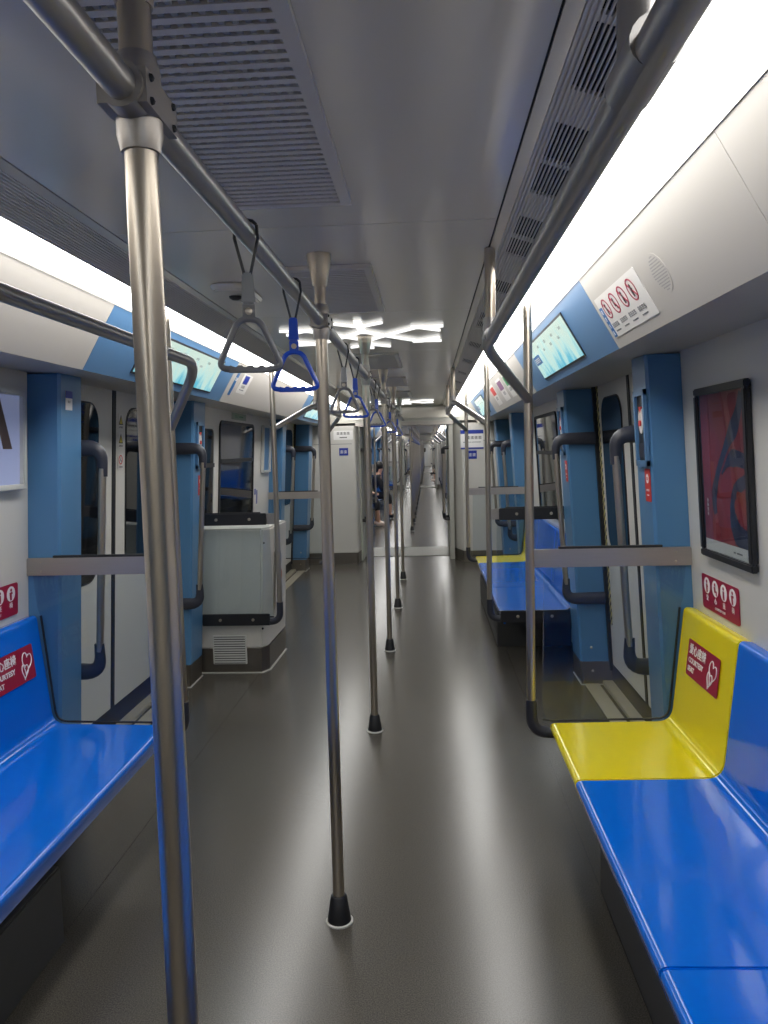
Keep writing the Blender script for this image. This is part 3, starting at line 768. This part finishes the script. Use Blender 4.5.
# cove signs
F = cove_frame(1, 2.50, .40)
o = plate('rules_sign', F, .50, .15, M['signface'], 'pale sign of four red prohibition circles on the right cove panel', 'sign', .006)
for k in range(4):
    cx = -.165+.105*k; cy = .025; n = 24
    b = MB(); A = circ(cx, cy, .036, n); B = circ(cx, cy, .031, n)
    for i in range(n): b.hexa([(*A[i], .0016), (*A[(i+1) % n], .0016), (*B[(i+1) % n], .0016), (*B[i], .0016), (*A[i], .0026), (*A[(i+1) % n], .0026), (*B[(i+1) % n], .0026), (*B[i], .0026)])
    b.hexa([(cx-.028, cy+.024, .0016), (cx-.024, cy+.028, .0016), (cx+.028, cy-.024, .0016), (cx+.024, cy-.028, .0016), (cx-.028, cy+.024, .003), (cx-.024, cy+.028, .003), (cx+.028, cy-.024, .003), (cx+.024, cy-.028, .003)])
    b.done('prohibition_ring', M['red'], o); person_icon(o, cx, cy, .045, M['ink'], k)
    text(o, ('禁止吸烟', '禁止饮食', '禁止追逐', '禁止乞讨')[k], cx, -.034, .020, M['greyink']); text(o, ('No smoking', 'No eating', 'No chasing', 'No begging')[k], cx, -.056, .011, M['greyink'])
shape(o, 'title_band', M['cyansign'], [(-.248, -.072), (-.214, -.072), (-.214, .040), (-.248, .040)])
for k in range(4): text(o, '乘客守则'[k], -.231, .024-.027*k, .02, M['wht'], z=.0028)
o = empty('speaker_grille'); o.matrix_world = cove_frame(1, 2.10, .45)
flat(MB(), circ(0, 0, .058, 24), -.0015, .0002).done('disc', M['cove'], o)
b = MB()
for i in range(-6, 7):
    for j in range(-6, 7):
        x, y = i*.008, j*.008
        if x*x+y*y < .05**2: b.box(x-.0016, x+.0016, y-.0016, y+.0016, .0002, .0005)
b.done('perforations', M['greyink'], o, kind='stuff')
tag(o, 'round perforated speaker grille on the right cove panel beside the rules sign', 'speaker')
def screen(s, y, lab, L=1.06):
    r = empty('information_screen'); r.matrix_world = cove_frame(s, y, .50)
    MB().box(-L/2-.012, L/2+.012, -.105, .105, 0, .004).done('bezel', M['black'], r)
    b = MB(); b.box(-L/2, L/2, -.095, .095, .004, .006); b.done('display', M['screen'], r)
    b = MB(); b.box(-L/2+.02, -L/2+.2, -.02, .03, .006, .0075); q = b.done('blue_label', M['cyansign'], r)
    text(q, '莘庄方向', -L/2+.11, .005, .034, M['wht'], z=.0082)
    for k in range(7): text(r, '站点站', -L/2+.3+k*.105, .06-(k % 2)*.03, .016, M['greyink'], z=.0068)
    return tag(r, lab, 'screen', 'screens above the doors')
screen(1, 3.80, 'lit pale green map screen in the blue panel above the nearest right door')
screen(-1, 3.95, 'lit pale green map screen in the blue panel above the nearest left door', 1.2)
screen(1, 8.6, 'lit map screen above the second right door'); screen(-1, 8.6, 'lit map screen above the second left door')
# notices between the doors
o = plate('notice', cove_frame(-1, 4.97, .5), .05, .17, M['cyansign'], 'narrow blue title strip on the left cove panel beyond the blue panel'); text(o, '提示', 0, .03, .03, M['wht'])
o = plate('notice', cove_frame(-1, 5.22, .55), .24, .14, M['signface'], 'white notice with a blue square on the left cove panel')
shape(o, 'blue_square', M['bluesign'], [(-.07, 0), (.05, 0), (.05, .06), (-.07, .06)]); text(o, '视频监控', -.01, -.02, .024, M['greyink']); text(o, 'CCTV in operation', -.01, -.045, .013, M['greyink'])
for y, mt, lab in ((5.75, 'green', 'green notice on the right cove panel beyond the nearest door'), (6.25, 'purple', 'purple notice on the right cove panel beyond the green one'), (6.9, 'red2', 'red and white notice on the right cove panel furthest along')):
    o = plate('notice', cove_frame(1, y, .5), .34, .19, M['signface'], lab, grp='notices on the right cove')
    shape(o, 'colour_block', M[mt], [(-.14, .0), (.14, .0), (.14, .075), (-.14, .075)]); text(o, '安全出口 EXIT' if mt == 'green' else '温馨提示', 0, -.03, .036, M['greyink'])
for k, (z, h) in enumerate(((1.81, .06),)):
    pass
o = plate('notice', wall_frame(-1, 6.55, 1.822), .5, .055, M['palegreen'], 'pale green strip notice on the wall directly above the left window'); text(o, '紧急出口  EMERGENCY', 0, 0, .03, M['green'])
o = plate('notice', wall_frame(-1, 7.25, 1.1), .16, .17, M['signface'], 'small white and blue notice on the left wall below the small picture')
shape(o, 'blue_block', M['bluesign'], [(-.07, .02), (-.01, .02), (-.01, .075), (-.07, .075)]); shape(o, 'blue_block', M['bluesign'], [(.01, -.07), (.06, -.07), (.06, .06), (.01, .06)])

# pillar devices and stickers
def intercom(s, y, z, lab):
    r = empty('emergency_intercom'); r.matrix_world = pillar_frame(s, y, z)
    b = MB(); w_, h_ = .15, .30
    for x0, x1, y0, y1 in ((-w_/2, w_/2, h_/2-.022, h_/2), (-w_/2, w_/2, -h_/2, -h_/2+.022), (-w_/2, -w_/2+.022, -h_/2, h_/2), (w_/2-.022, w_/2, -h_/2, h_/2)): b.box(x0, x1, y0, y1, 0, .014)
    b.done('bezel', M['pillar2'], r)
    MB().box(-.055, .055, -.13, .13, 0, .003).done('recess', M['black'], r)
    flat(MB(), circ(0, .03, .03, 16, 1.7), .003, .008).done('handle_plate', M['signface'], r)
    flat(MB(), [(-.02, .085), (.02, .085), (0, .06)], .003, .009).done('red_marker', M['red2'], r)
    b = MB(); b.X = Matrix.Translation((0, .02, .008)); b.lathe([(.012, 0), (.012, .006)], n=12); b.done('button', M['red2'], r)
    MB().box(-.035, .035, -.115, -.06, .003, .010).done('speaker_block', M['dgrey'], r)
    return tag(r, lab, 'intercom', 'emergency intercoms')
intercom(1, 3.13, 1.57, 'blue framed emergency intercom on the near right door pillar')
intercom(-1, 4.965, 1.57, 'emergency intercom on the left pillar at the far side of the nearest door')
intercom(1, 4.965, 1.60, 'emergency intercom on the right pillar at the far side of the nearest door')
def red_sticker(s, y, z, lab, h=.13):
    o = plate('warning_sticker', pillar_frame(s, y, z), .075, h, M['red2'], lab, 'sticker', .003, grp='red pillar stickers')
    shape(o, 'white_disc', M['wht'], circ(0, h*.2, .018, 16)); text(o, '火警', 0, h*.2, .014, M['red2'], z=.0028)
    text(o, '紧急报警', 0, -h*.15, .010, M['wht']); text(o, 'ALARM', 0, -h*.3, .010, M['wht'])
red_sticker(1, 3.10, 1.345, 'red warning sticker below the intercom on the near right pillar')
red_sticker(-1, 4.99, 1.31, 'red warning sticker on the left pillar at the far side of the nearest door')
red_sticker(1, 4.90, 1.35, 'red warning sticker on the right pillar at the far side of the nearest door')
o = plate('info_sticker', pillar_frame(-1, 3.13, 1.745), .06, .078, M['wht'], 'small white sticker with blue top on the near left door pillar', 'sticker', .002)
shape(o, 'blue_top', M['bluesign'], [(-.03, .010), (.03, .010), (.03, .039), (-.03, .039)]); text(o, '车门', 0, -.005, .012, M['greyink'])
def leaf_frame(s, y, z): return frame((s*(XD(z)-.0035), y, z), (0, -s, 0), (-s*.06, 0, 1))
for s in (-1,):
    for k, (z, lab) in enumerate(((1.70, 'topmost yellow warning triangle sticker on the left door leaf'), (1.60, 'second warning triangle sticker on the left door leaf'), (1.485, 'round red prohibition sticker on the left door leaf'))):
        o = plate('door_sticker', leaf_frame(s, 4.13, z), .07, .085, M['signface'], lab, 'sticker', .003, grp='stickers on the left door')
        if k < 2:
            shape(o, 'triangle', M['ink'], [(-.028, -.018), (.028, -.018), (0, .034)]); shape(o, 'triangle_field', mat('yellow_print%d' % k, srgb(205, 185, 60), .4), [(-.02, -.013), (.02, -.013), (0, .024)], .0025, .003)
            text(o, '当心夹手', 0, -.031, .013, M['ink'])
        else:
            n = 18; b = MB(); A, B = circ(0, .008, .026, n), circ(0, .008, .020, n)
            for i in range(n): b.hexa([(*A[i], .0016), (*A[(i+1) % n], .0016), (*B[(i+1) % n], .0016), (*B[i], .0016), (*A[i], .0026), (*A[(i+1) % n], .0026), (*B[(i+1) % n], .0026), (*B[i], .0026)])
            b.done('ring', M['red2'], o); person_icon(o, 0, .008, .03, M['ink'], 1); text(o, '禁止倚靠', 0, -.031, .013, M['ink'])

# ------------------------------------------------------------------ white cabinet behind the left screen
r = empty('equipment_cabinet', (-1.0, 5.45, 0)); o = Matrix.Translation((1.0, -5.45, 0))
b = MB(); b.X = o
plan0 = [(-1.37, 5.16), (-.855, 5.16), (-.815, 5.24), (-.805, 5.80), (-1.37, 5.80)]
plan1 = [(x+.035 if x > -1 else x, y) for x, y in plan0]
lo = [(x, y, .17) for x, y in plan0]; hi = [(x, y, 1.0) for x, y in plan1]
b.prism(lo, hi).done('casing', M['white'], r, bevel=.012, smooth=True)
b = MB(); b.X = o; b.prism([(x-.004 if x > -1 else x, y+.003, 0) for x, y in plan0], [(x, y+.003, .17) for x, y in plan0]).done('plinth', M['kick'], r)
b = MB(); b.X = o; b.prism([(x+.008, y-.008, 0) for x, y in plan0], [(x+.008, y-.008, .005) for x, y in plan0]).done('sealing_bead', M['ring'], r)
b = MB(); b.X = o; b.box(-1.19, -.955, 5.146, 5.16, .065, .265); g = b.done('vent_frame', M['white_bump'], r, bevel=.003)
b = MB(); b.X = o; b.box(-1.18, -.965, 5.1445, 5.146, .072, .258); b.done('vent_opening', M['cavity'], g)
for k in range(11):
    b = MB(); b.X = o; z = .078+.0166*k; b.box(-1.18, -.965, 5.138, 5.1445, z, z+.0095); b.done('louvre', M['white_bump'], g)
b = MB(); b.X = o; b.ball((-.81, 5.16, .9), .006, 8); b.ball((-.84, 5.157, .31), .008, 8); b.done('lock', M['rubber'], r)
tag(r, 'waist high white equipment cabinet with louvred vent behind the left glass screen', 'cabinet')
F = frame((-.802, 5.50, .62), (0, 1, 0), (.042, 0, 1)); F.translation.x += .026
o = plate('picture_sticker', F, .30, .42, M['signface'], 'blue and orange picture sticker on the aisle side of the white cabinet', 'sticker')
shape(o, 'blue_shape', M['pillar2'], circ(-.04, .12, .08, 16)); shape(o, 'orange_shape', M['orange'], circ(.0, .0, .07, 14, .8)); shape(o, 'navy_shape', M['bluesign'], circ(-.06, -.12, .06, 14, .8))

# ------------------------------------------------------------------ gangway end of the carriage
def end_cabinet(s, xin, lab, grp=None, Y=10.25, d=1):
    r = empty('end_cabinet', (s*1.0, Y, 0)); o = Matrix.Translation((-s*1.0, -Y, 0))
    plan = [(1.375, Y), (xin, Y), (xin-.02, Y+d*.02), (.60, Y+d*.6), (1.375, Y+d*.6)]; tp = [(min(x, 1.28), y) for x, y in plan]
    b = MB(); b.X = o; b.prism(S(s, [(x, y, .145) for x, y in plan]), S(s, [(x, y, 1.84) for x, y in tp])).done('casing', M['white'], r, bevel=.006)
    b = MB(); b.X = o; b.prism(S(s, [(x, y, 0) for x, y in plan]), S(s, [(x, y, .145) for x, y in plan])).done('plinth', M['kick'], r)
    b = MB(); b.X = o; b.box(*sorted((s*(xin+.03), s*1.2)), Y-.003 if d > 0 else Y, Y if d > 0 else Y+.003, 1.60, 1.606); b.done('door_gap', M['greyink'], r)
    return tag(r, lab, 'cabinet', grp)
end_cabinet(-1, .66, 'tall white cabinet left of the gangway opening'); end_cabinet(1, .78, 'tall white cabinet right of the gangway opening behind the blue sign')
o = plate('blue_notice', frame((.90, 10.246, 1.62), (1, 0, 0), (0, 0, 1)), .30, .25, M['wht'], 'white notice with navy bands on the right end cabinet')
shape(o, 'navy_band', M['bluesign'], [(-.15, .075), (.15, .075), (.15, .125), (-.15, .125)]); shape(o, 'navy_band', M['bluesign'], [(-.15, -.125), (.15, -.125), (.15, -.105), (-.15, -.105)])
text(o, '乘客须知', .03, .025, .05, M['ink']); text(o, 'NOTICE TO PASSENGERS', 0, -.035, .022, M['greyink'])
o = plate('blue_notice', frame((.90, 10.246, 1.42), (1, 0, 0), (0, 0, 1)), .12, .11, M['bluesign'], 'small navy square plate under the notice on the right end cabinet'); text(o, '■■', 0, 0, .05, M['wht'])
o = plate('blue_notice', frame((-.80, 10.246, 1.50), (1, 0, 0), (0, 0, 1)), .12, .10, M['bluesign'], 'small navy plate on the left end cabinet'); text(o, '■■', 0, 0, .05, M['wht'])
o = plate('blue_notice', frame((-.80, 10.246, 1.72), (1, 0, 0), (0, 0, 1)), .26, .12, M['wht'], 'white lettered notice at the top of the left end cabinet')
text(o, '乘客须知', 0, .025, .045, M['ink']); text(o, 'NOTICE', 0, -.03, .03, M['ink'])
def gangway(Y, n, first=False):
    t = trim()
    MB().box(-1.45, 1.45, Y, Y+.35, 1.885, 2.14).done('bulkhead_panel', M['gangway'], t)
    MB().box(-.75, .75, Y-.012, Y, 1.93, 2.075).done('bulkhead_cover', M['ceil'], t)
    MB().box(-.66, .66, Y-.004, Y+.35, 1.835, 1.885).done('lintel', M['steel_flat'], t)
    for s in (1, -1):
        MB().box(*sorted((s*.60, s*.66)), Y+.02, Y+.35, 0, 1.84).done('jamb', M['gangway'], t)
        for k in range(8):   # folded side walls
            y = Y+.36+k*.12
            MB().prism(S(s, [(.60, y, 0), (.64, y+.06, 0), (.60, y+.118, 0), (.7, y+.118, 0), (.7, y, 0)]), S(s, [(.60, y, 1.86), (.64, y+.06, 1.86), (.60, y+.118, 1.86), (.7, y+.118, 1.86), (.7, y, 1.86)])).done('bellows_fold', M['gangway'], t)
        MB().box(*sorted((s*.60, s*1.45)), Y+1.33, Y+1.36, 0, 1.9).done('jamb', M['gangway'], t)
        MB().box(*sorted((s*.66, s*1.45)), Y+.34, Y+.37, 0, 1.9).done('jamb', M['gangway'], t)
    MB().box(-.7, .7, Y+.35, Y+1.36, 1.86, 1.9).done('gangway_ceiling', M['gangway'], t)
    MB().box(-.75, .75, Y+.36, Y+1.34, -.03, .008).done('gangway_plate', M['grate'], t)
    MB().box(-1.45, 1.45, Y+1.34, Y+1.70, 1.885, 2.14).done('bulkhead_panel', M['gangway'], t)
    for s in (1, -1):
        for yy in (Y+.06, Y+.42):
            lab = 'grab bar on the %s side of the first gangway, %s' % (SIDE[s], 'nearer one' if yy < Y+.2 else 'further one') if first else '%s grab bar on the %s of the %s gangway' % ('nearer' if yy < Y+.2 else 'further', SIDE[s], ('', 'second', 'third')[n])
            r = inst(('ggb', s), lambda: ggb(s), (s*.60, yy, 0), label=lab, cat='grab bar', group='gangway grab bars')
def ggb(s):
    r = empty('grab_bar')
    for z, dz in ((1.52, -1), (.55, 1)):
        MB().tube(arc([(0, 0, z), (-s*.075, 0, z), (-s*.075, 0, z+dz*.08)], .03, 4), .022, 10).done('end_bracket', M['black'], r, smooth=True)
    MB().tube([(-s*.075, 0, 1.46), (-s*.075, 0, .61)], .015, 12).done('tube', M['steel'], r, smooth=True)
    return r
gangway(10.5, 0, True)

# ------------------------------------------------------------------ further carriages
def far_car(Y0, Y1, k):
    sheet = empty('floor', kind='structure'); sheet.name = 'floor'
    MB().box(-1.5, 1.5, Y0, Y1, -.01, 0).done('floor_sheet', M['floor'], sheet)
    c = empty('ceiling', kind='structure')
    n = 6; ys = [Y0+(Y1-Y0)*i/n for i in range(n+1)]
    ceiling_panels(c, ys, []); edge_strips(c, Y0, Y1, False)
    MB().box(-.7, .7, Y0, Y1, ZC+.004, ZC+.02).done('ceiling_backing', M['cavity'], c)
    doors = [Y0+1.0+4.81*i for i in range(4)]
    cove(Y0, Y1, [], [(d-.25, d+1.81) for d in doors]); lights(Y0, Y1, 'glowing light strip on the %s side of carriage ' + ('two', 'three', 'four')[k])
    g = 'of the further carriages'
    for s in (1, -1):
        w_ = WALL[s]
        for d in doors[:-1]: walls(s, d+2.06, d+4.81, w_)
        walls(s, Y0, doors[0]+.01, w_); walls(s, doors[-1]+2.06, Y1, w_)
    CAR = ('second', 'third', 'fourth')[k]+' carriage'; ORD = ('first', 'second', 'third', 'fourth')
    for i, d in enumerate(doors):
        door_bay(d, ORD[i]+' door of the '+CAR)
    for i, d in enumerate(doors):
        for s in (1, -1):
            far = lambda w: dict(label='%s glass screen at the %s side of the %s door, %s' % (SIDE[s], w, ORD[i], CAR), cat='glass screen', group='glass screens '+g)
            inst(('ptf', s), lambda: partition(s, 1), (0, d+2.08, 0), **far('far')) if i < 3 else None
            inst(('pt', s, 0), None, (0, d, 0), **far('near')) if i > 0 else None
            if i < 3:
                inst(('fs', s), lambda: seat(s, 2.7, M['seat']), (0, d+2.095, 0), label='long blue %s bench after the %s door of the %s' % (SIDE[s], ORD[i], CAR), cat='seat', group='benches '+g)
                r = inst(('fr', s), lambda: far_rail(s), (0, d+2.08, 0), label='overhead %s handrail after the %s door of the %s' % (SIDE[s], ORD[i], CAR), cat='handrail', group='side handrails '+g)
    y = Y0+2.4; pn = 0; NUM = 'first second third fourth fifth sixth seventh eighth ninth tenth eleventh'.split()
    while y < Y1-.6:
        pn += 1
        inst('pole', None, (0, y, 0), label='%s steel centre pole of the %s counted from the gangway' % (NUM[pn-1], CAR), cat='pole', group='centre poles '+g); 
        if k == 0 and y < Y1-2.2:
            for q, b in ((.55, 0), (1.05, 1)):
                inst(('strap', b), None, (0, y+q, 1.9), label='%s strap hanger behind the %s pole of the second carriage' % (('grey', 'blue')[b], NUM[pn-1]), cat='strap hanger', group=('grey', 'blue')[b]+' straps in the next carriage')
        y += 1.63
    r = empty('centre_handrail', (0, (Y0+Y1)/2, 1.9)); h = (Y1-Y0)/2-.9
    MB().tube([(0, -h, 0), (0, h, 0)], .0175, 10).done('tube', M['steel_rail'], r, smooth=True)
    tag(r, 'overhead centre handrail of carriage %s' % ('two', 'three', 'four')[k], 'handrail')
    for s in (1, -1):
        for yy, d in ((Y0+.6, -1), (Y1-.25, 1))[:1 if k == 2 else 2]:
            end_cabinet(s, .7, 'tall white %s cabinet at the %s end of the %s' % (SIDE[s], 'near' if d < 0 else 'far', CAR), 'end cabinets '+g, yy, d)
def far_rail(s):
    r = empty('overhead_handrail'); P = arc([(s*.708, 0, 1.67), (s*.51, .5, 1.845), (s*.51, 2.25, 1.845), (s*.708, 2.73, 1.69)], .16, 5)
    MB().tube(P, .0185, 10).done('tube', M['steel_rail'], r, smooth=True)
    for y in (.63, 2.1): MB().tube([(s*.51, y, 1.84), (s*.51, y, 2.097)], .016, 10).done('ceiling_post', M['steel'], r, smooth=True)
    return r
PER = 19.46
for k in range(3):
    y0 = 11.86+PER*k
    far_car(y0, y0+PER-1.36, k)
    if k < 2: gangway(y0+PER-1.36, k+1)
yend = 11.86+PER*3-1.36
t = empty('wall_front', kind='structure')
MB().box(-1.5, 1.5, yend, yend+.05, 0, 2.12).done('wall_panel', M['white'], t)
MB().box(-.33, .33, yend-.02, yend, .03, 1.9).done('cab_door', M['white_bump'], t)
MB().box(-.14, .14, yend-.025, yend-.02, 1.25, 1.6).done('window_pane', M['pane'], t)

# ------------------------------------------------------------------ passengers far away
def person(name, joints, edges, loc, rz, lab, cloth, leg, shoe, hair):
    """joints: name -> (pos, radius); one skinned body, clothing and hair as children. Local +X is forward."""
    def skin(nm, keys, es, grow, mt, parent, root=None):
        me = bpy.data.meshes.new(nm); idx = {k: i for i, k in enumerate(keys)}
        me.from_pydata([joints[k][0] for k in keys], [(idx[a], idx[b]) for a, b in es], [])
        o = bpy.data.objects.new(nm, me); COL.objects.link(o)
        o.modifiers.new('skin', 'SKIN'); sv = me.skin_vertices[0].data
        for k in keys:
            r = joints[k][1]+grow; r = (r, r) if not isinstance(r, tuple) else r
            sv[idx[k]].radius = r; sv[idx[k]].use_root = (k == (root or keys[0]))
        o.modifiers.new('sub', 'SUBSURF').levels = 1
        dg = bpy.context.evaluated_depsgraph_get(); dg.update()
        m2 = bpy.data.meshes.new_from_object(o.evaluated_get(dg)); bpy.data.objects.remove(o)
        m2.materials.clear(); m2.materials.append(mt); m2.polygons.foreach_set('use_smooth', [True]*len(m2.polygons))
        o2 = bpy.data.objects.new(nm, m2); COL.objects.link(o2)
        if parent: setp(o2, parent)
        return o2
    r = empty(name)
    keys = list(joints)
    skin('body', keys, edges, 0, M['skin'], r, 'pelvis')
    up = ['pelvis', 'belly', 'chest', 'shl', 'shr', 'ell', 'elr', 'wrl', 'wrr', 'neckb']
    ue = [('pelvis', 'belly'), ('belly', 'chest'), ('chest', 'neckb'), ('chest', 'shl'), ('chest', 'shr'), ('shl', 'ell'), ('ell', 'wrl'), ('shr', 'elr'), ('elr', 'wrr')]
    skin('top', up, ue, .014, cloth, r, 'pelvis')
    lo = ['pelvis', 'hipl', 'hipr', 'knl', 'knr', 'cal', 'car']
    le = [('pelvis', 'hipl'), ('pelvis', 'hipr'), ('hipl', 'knl'), ('hipr', 'knr'), ('knl', 'cal'), ('knr', 'car')]
    skin('trousers', lo, le, .013, leg, r, 'pelvis')
    for q in ('l', 'r'):
        p = Vector(joints['an'+q][0]); t = Vector(joints['to'+q][0])
        b = MB(); b.tube([p+Vector((-.05, 0, -.02)), p+Vector((0, 0, -.025)), (p+t)/2+Vector((0, 0, .005)), t, t+Vector((.03, 0, 0))], [.035, .045, .043, .038, .018], 10); b.done('shoe', shoe, r, smooth=True)
    h = Vector(joints['head'][0])
    b = MB(); b.ball(h+Vector((-.02, 0, .035)), .105, 14, (1, .86, 1.02)); b.ball(h+Vector((-.05, 0, -.03)), .085, 12, (.8, .95, 1.2)); b.done('hair', hair, r, smooth=True)
    for sy in (-1, 1): MB().ball(h+Vector((.083, sy*.033, -.01)), .011, 8).done('eye', M['ink'], r)
    b = MB(); b.tube([h+Vector((.082, 0, .0)), h+Vector((.105, 0, -.035)), h+Vector((.088, 0, -.04))], [.008, .015, .01], 8); b.done('nose', M['skin'], r, smooth=True)
    b = MB(); b.ball(h+Vector((.08, 0, -.068)), .02, 8, (.4, 1, .3)); b.done('mouth', M['red2'], r)
    r.location = loc; r.rotation_euler = (0, 0, rz)
    return tag(r, lab, 'person')
def seated(spread=.11, lean=.0, armz=.0):
    J = dict(pelvis=((0, 0, .53), .115), belly=((.01, 0, .68), .11), chest=((.0+lean, 0, .87), .125), neckb=((.0+lean, 0, .99), .058), head=((.035+lean, 0, 1.13), .085), crown=((.03+lean, 0, 1.2), .06),
             hipl=((.02, .09, .52), .085), hipr=((.02, -.09, .52), .085), knl=((.42, spread, .52), .062), knr=((.42, -spread, .52), .062),
             cal=((.42, spread, .30), .05), car=((.44, -spread, .30), .05), anl=((.40, spread, .09), .035), anr=((.46, -spread, .09), .035), tol=((.53, spread, .04), .03), tor=((.59, -spread, .04), .03),
             shl=((lean, .175, .92), .055), shr=((lean, -.175, .92), .055), ell=((.09+lean, .22, .67), .042), elr=((.09+lean, -.22, .67), .042), wrl=((.29, .09, .64+armz), .03), wrr=((.29, -.09, .64+armz), .03))
    E = [('pelvis', 'belly'), ('belly', 'chest'), ('chest', 'neckb'), ('neckb', 'head'), ('head', 'crown'), ('pelvis', 'hipl'), ('pelvis', 'hipr'), ('hipl', 'knl'), ('hipr', 'knr'), ('knl', 'cal'), ('knr', 'car'), ('cal', 'anl'), ('car', 'anr'), ('anl', 'tol'), ('anr', 'tor'),
         ('chest', 'shl'), ('chest', 'shr'), ('shl', 'ell'), ('shr', 'elr'), ('ell', 'wrl'), ('elr', 'wrr')]
    for q, sy in (('l', 1), ('r', -1)):   # hands: palm, four fingers, thumb
        w = Vector(J['wr'+q][0])
        J['pa'+q] = (tuple(w+Vector((.06, -sy*.01, -.005))), .024); E.append(('wr'+q, 'pa'+q))
        for i in range(4):
            b_ = Vector(J['pa'+q][0]); k1, k2 = 'f%d%s' % (i, q), 'g%d%s' % (i, q)
            J[k1] = (tuple(b_+Vector((.045, (i-1.5)*.017, 0))), .009); J[k2] = (tuple(b_+Vector((.075-.004*abs(i-1.5), (i-1.5)*.018, -.02))), .008); E += [('pa'+q, k1), (k1, k2)]
        J['th'+q] = (tuple(w+Vector((.07, -sy*.045, .0))), .01); E.append(('pa'+q, 'th'+q))
    return J, E
J, E = seated(.13, .22, .03)
person('person', J, E, (-1.13, 15.2, 0), 0, 'seated person in olive top, dark trousers and pale shoes, left beyond the gangway', M['olive'], M['dark'], M['shoe'], M['hair'])
J, E = seated(.10, .2)
person('person', J, E, (-.98, 16.9, 0), 0, 'seated person all in dark clothes further along on the left beyond the gangway', M['dark'], M['dark'], M['dark'], M['hair'])
J, E = seated(.16, .1, .02)
person('person', J, E, (1.06, 36.3, 0), PI, 'distant seated person in tan clothes on the right of the aisle', M['tan'], M['tan'], M['shoe'], M['tan'])
J, E = seated(.10, .04)
J2 = dict(J)
person('person', J, E, (1.06, 45.9, 0), PI, 'most distant seated person in dark clothes on the right of the aisle', M['dark'], M['dark'], M['dark'], M['hair'])
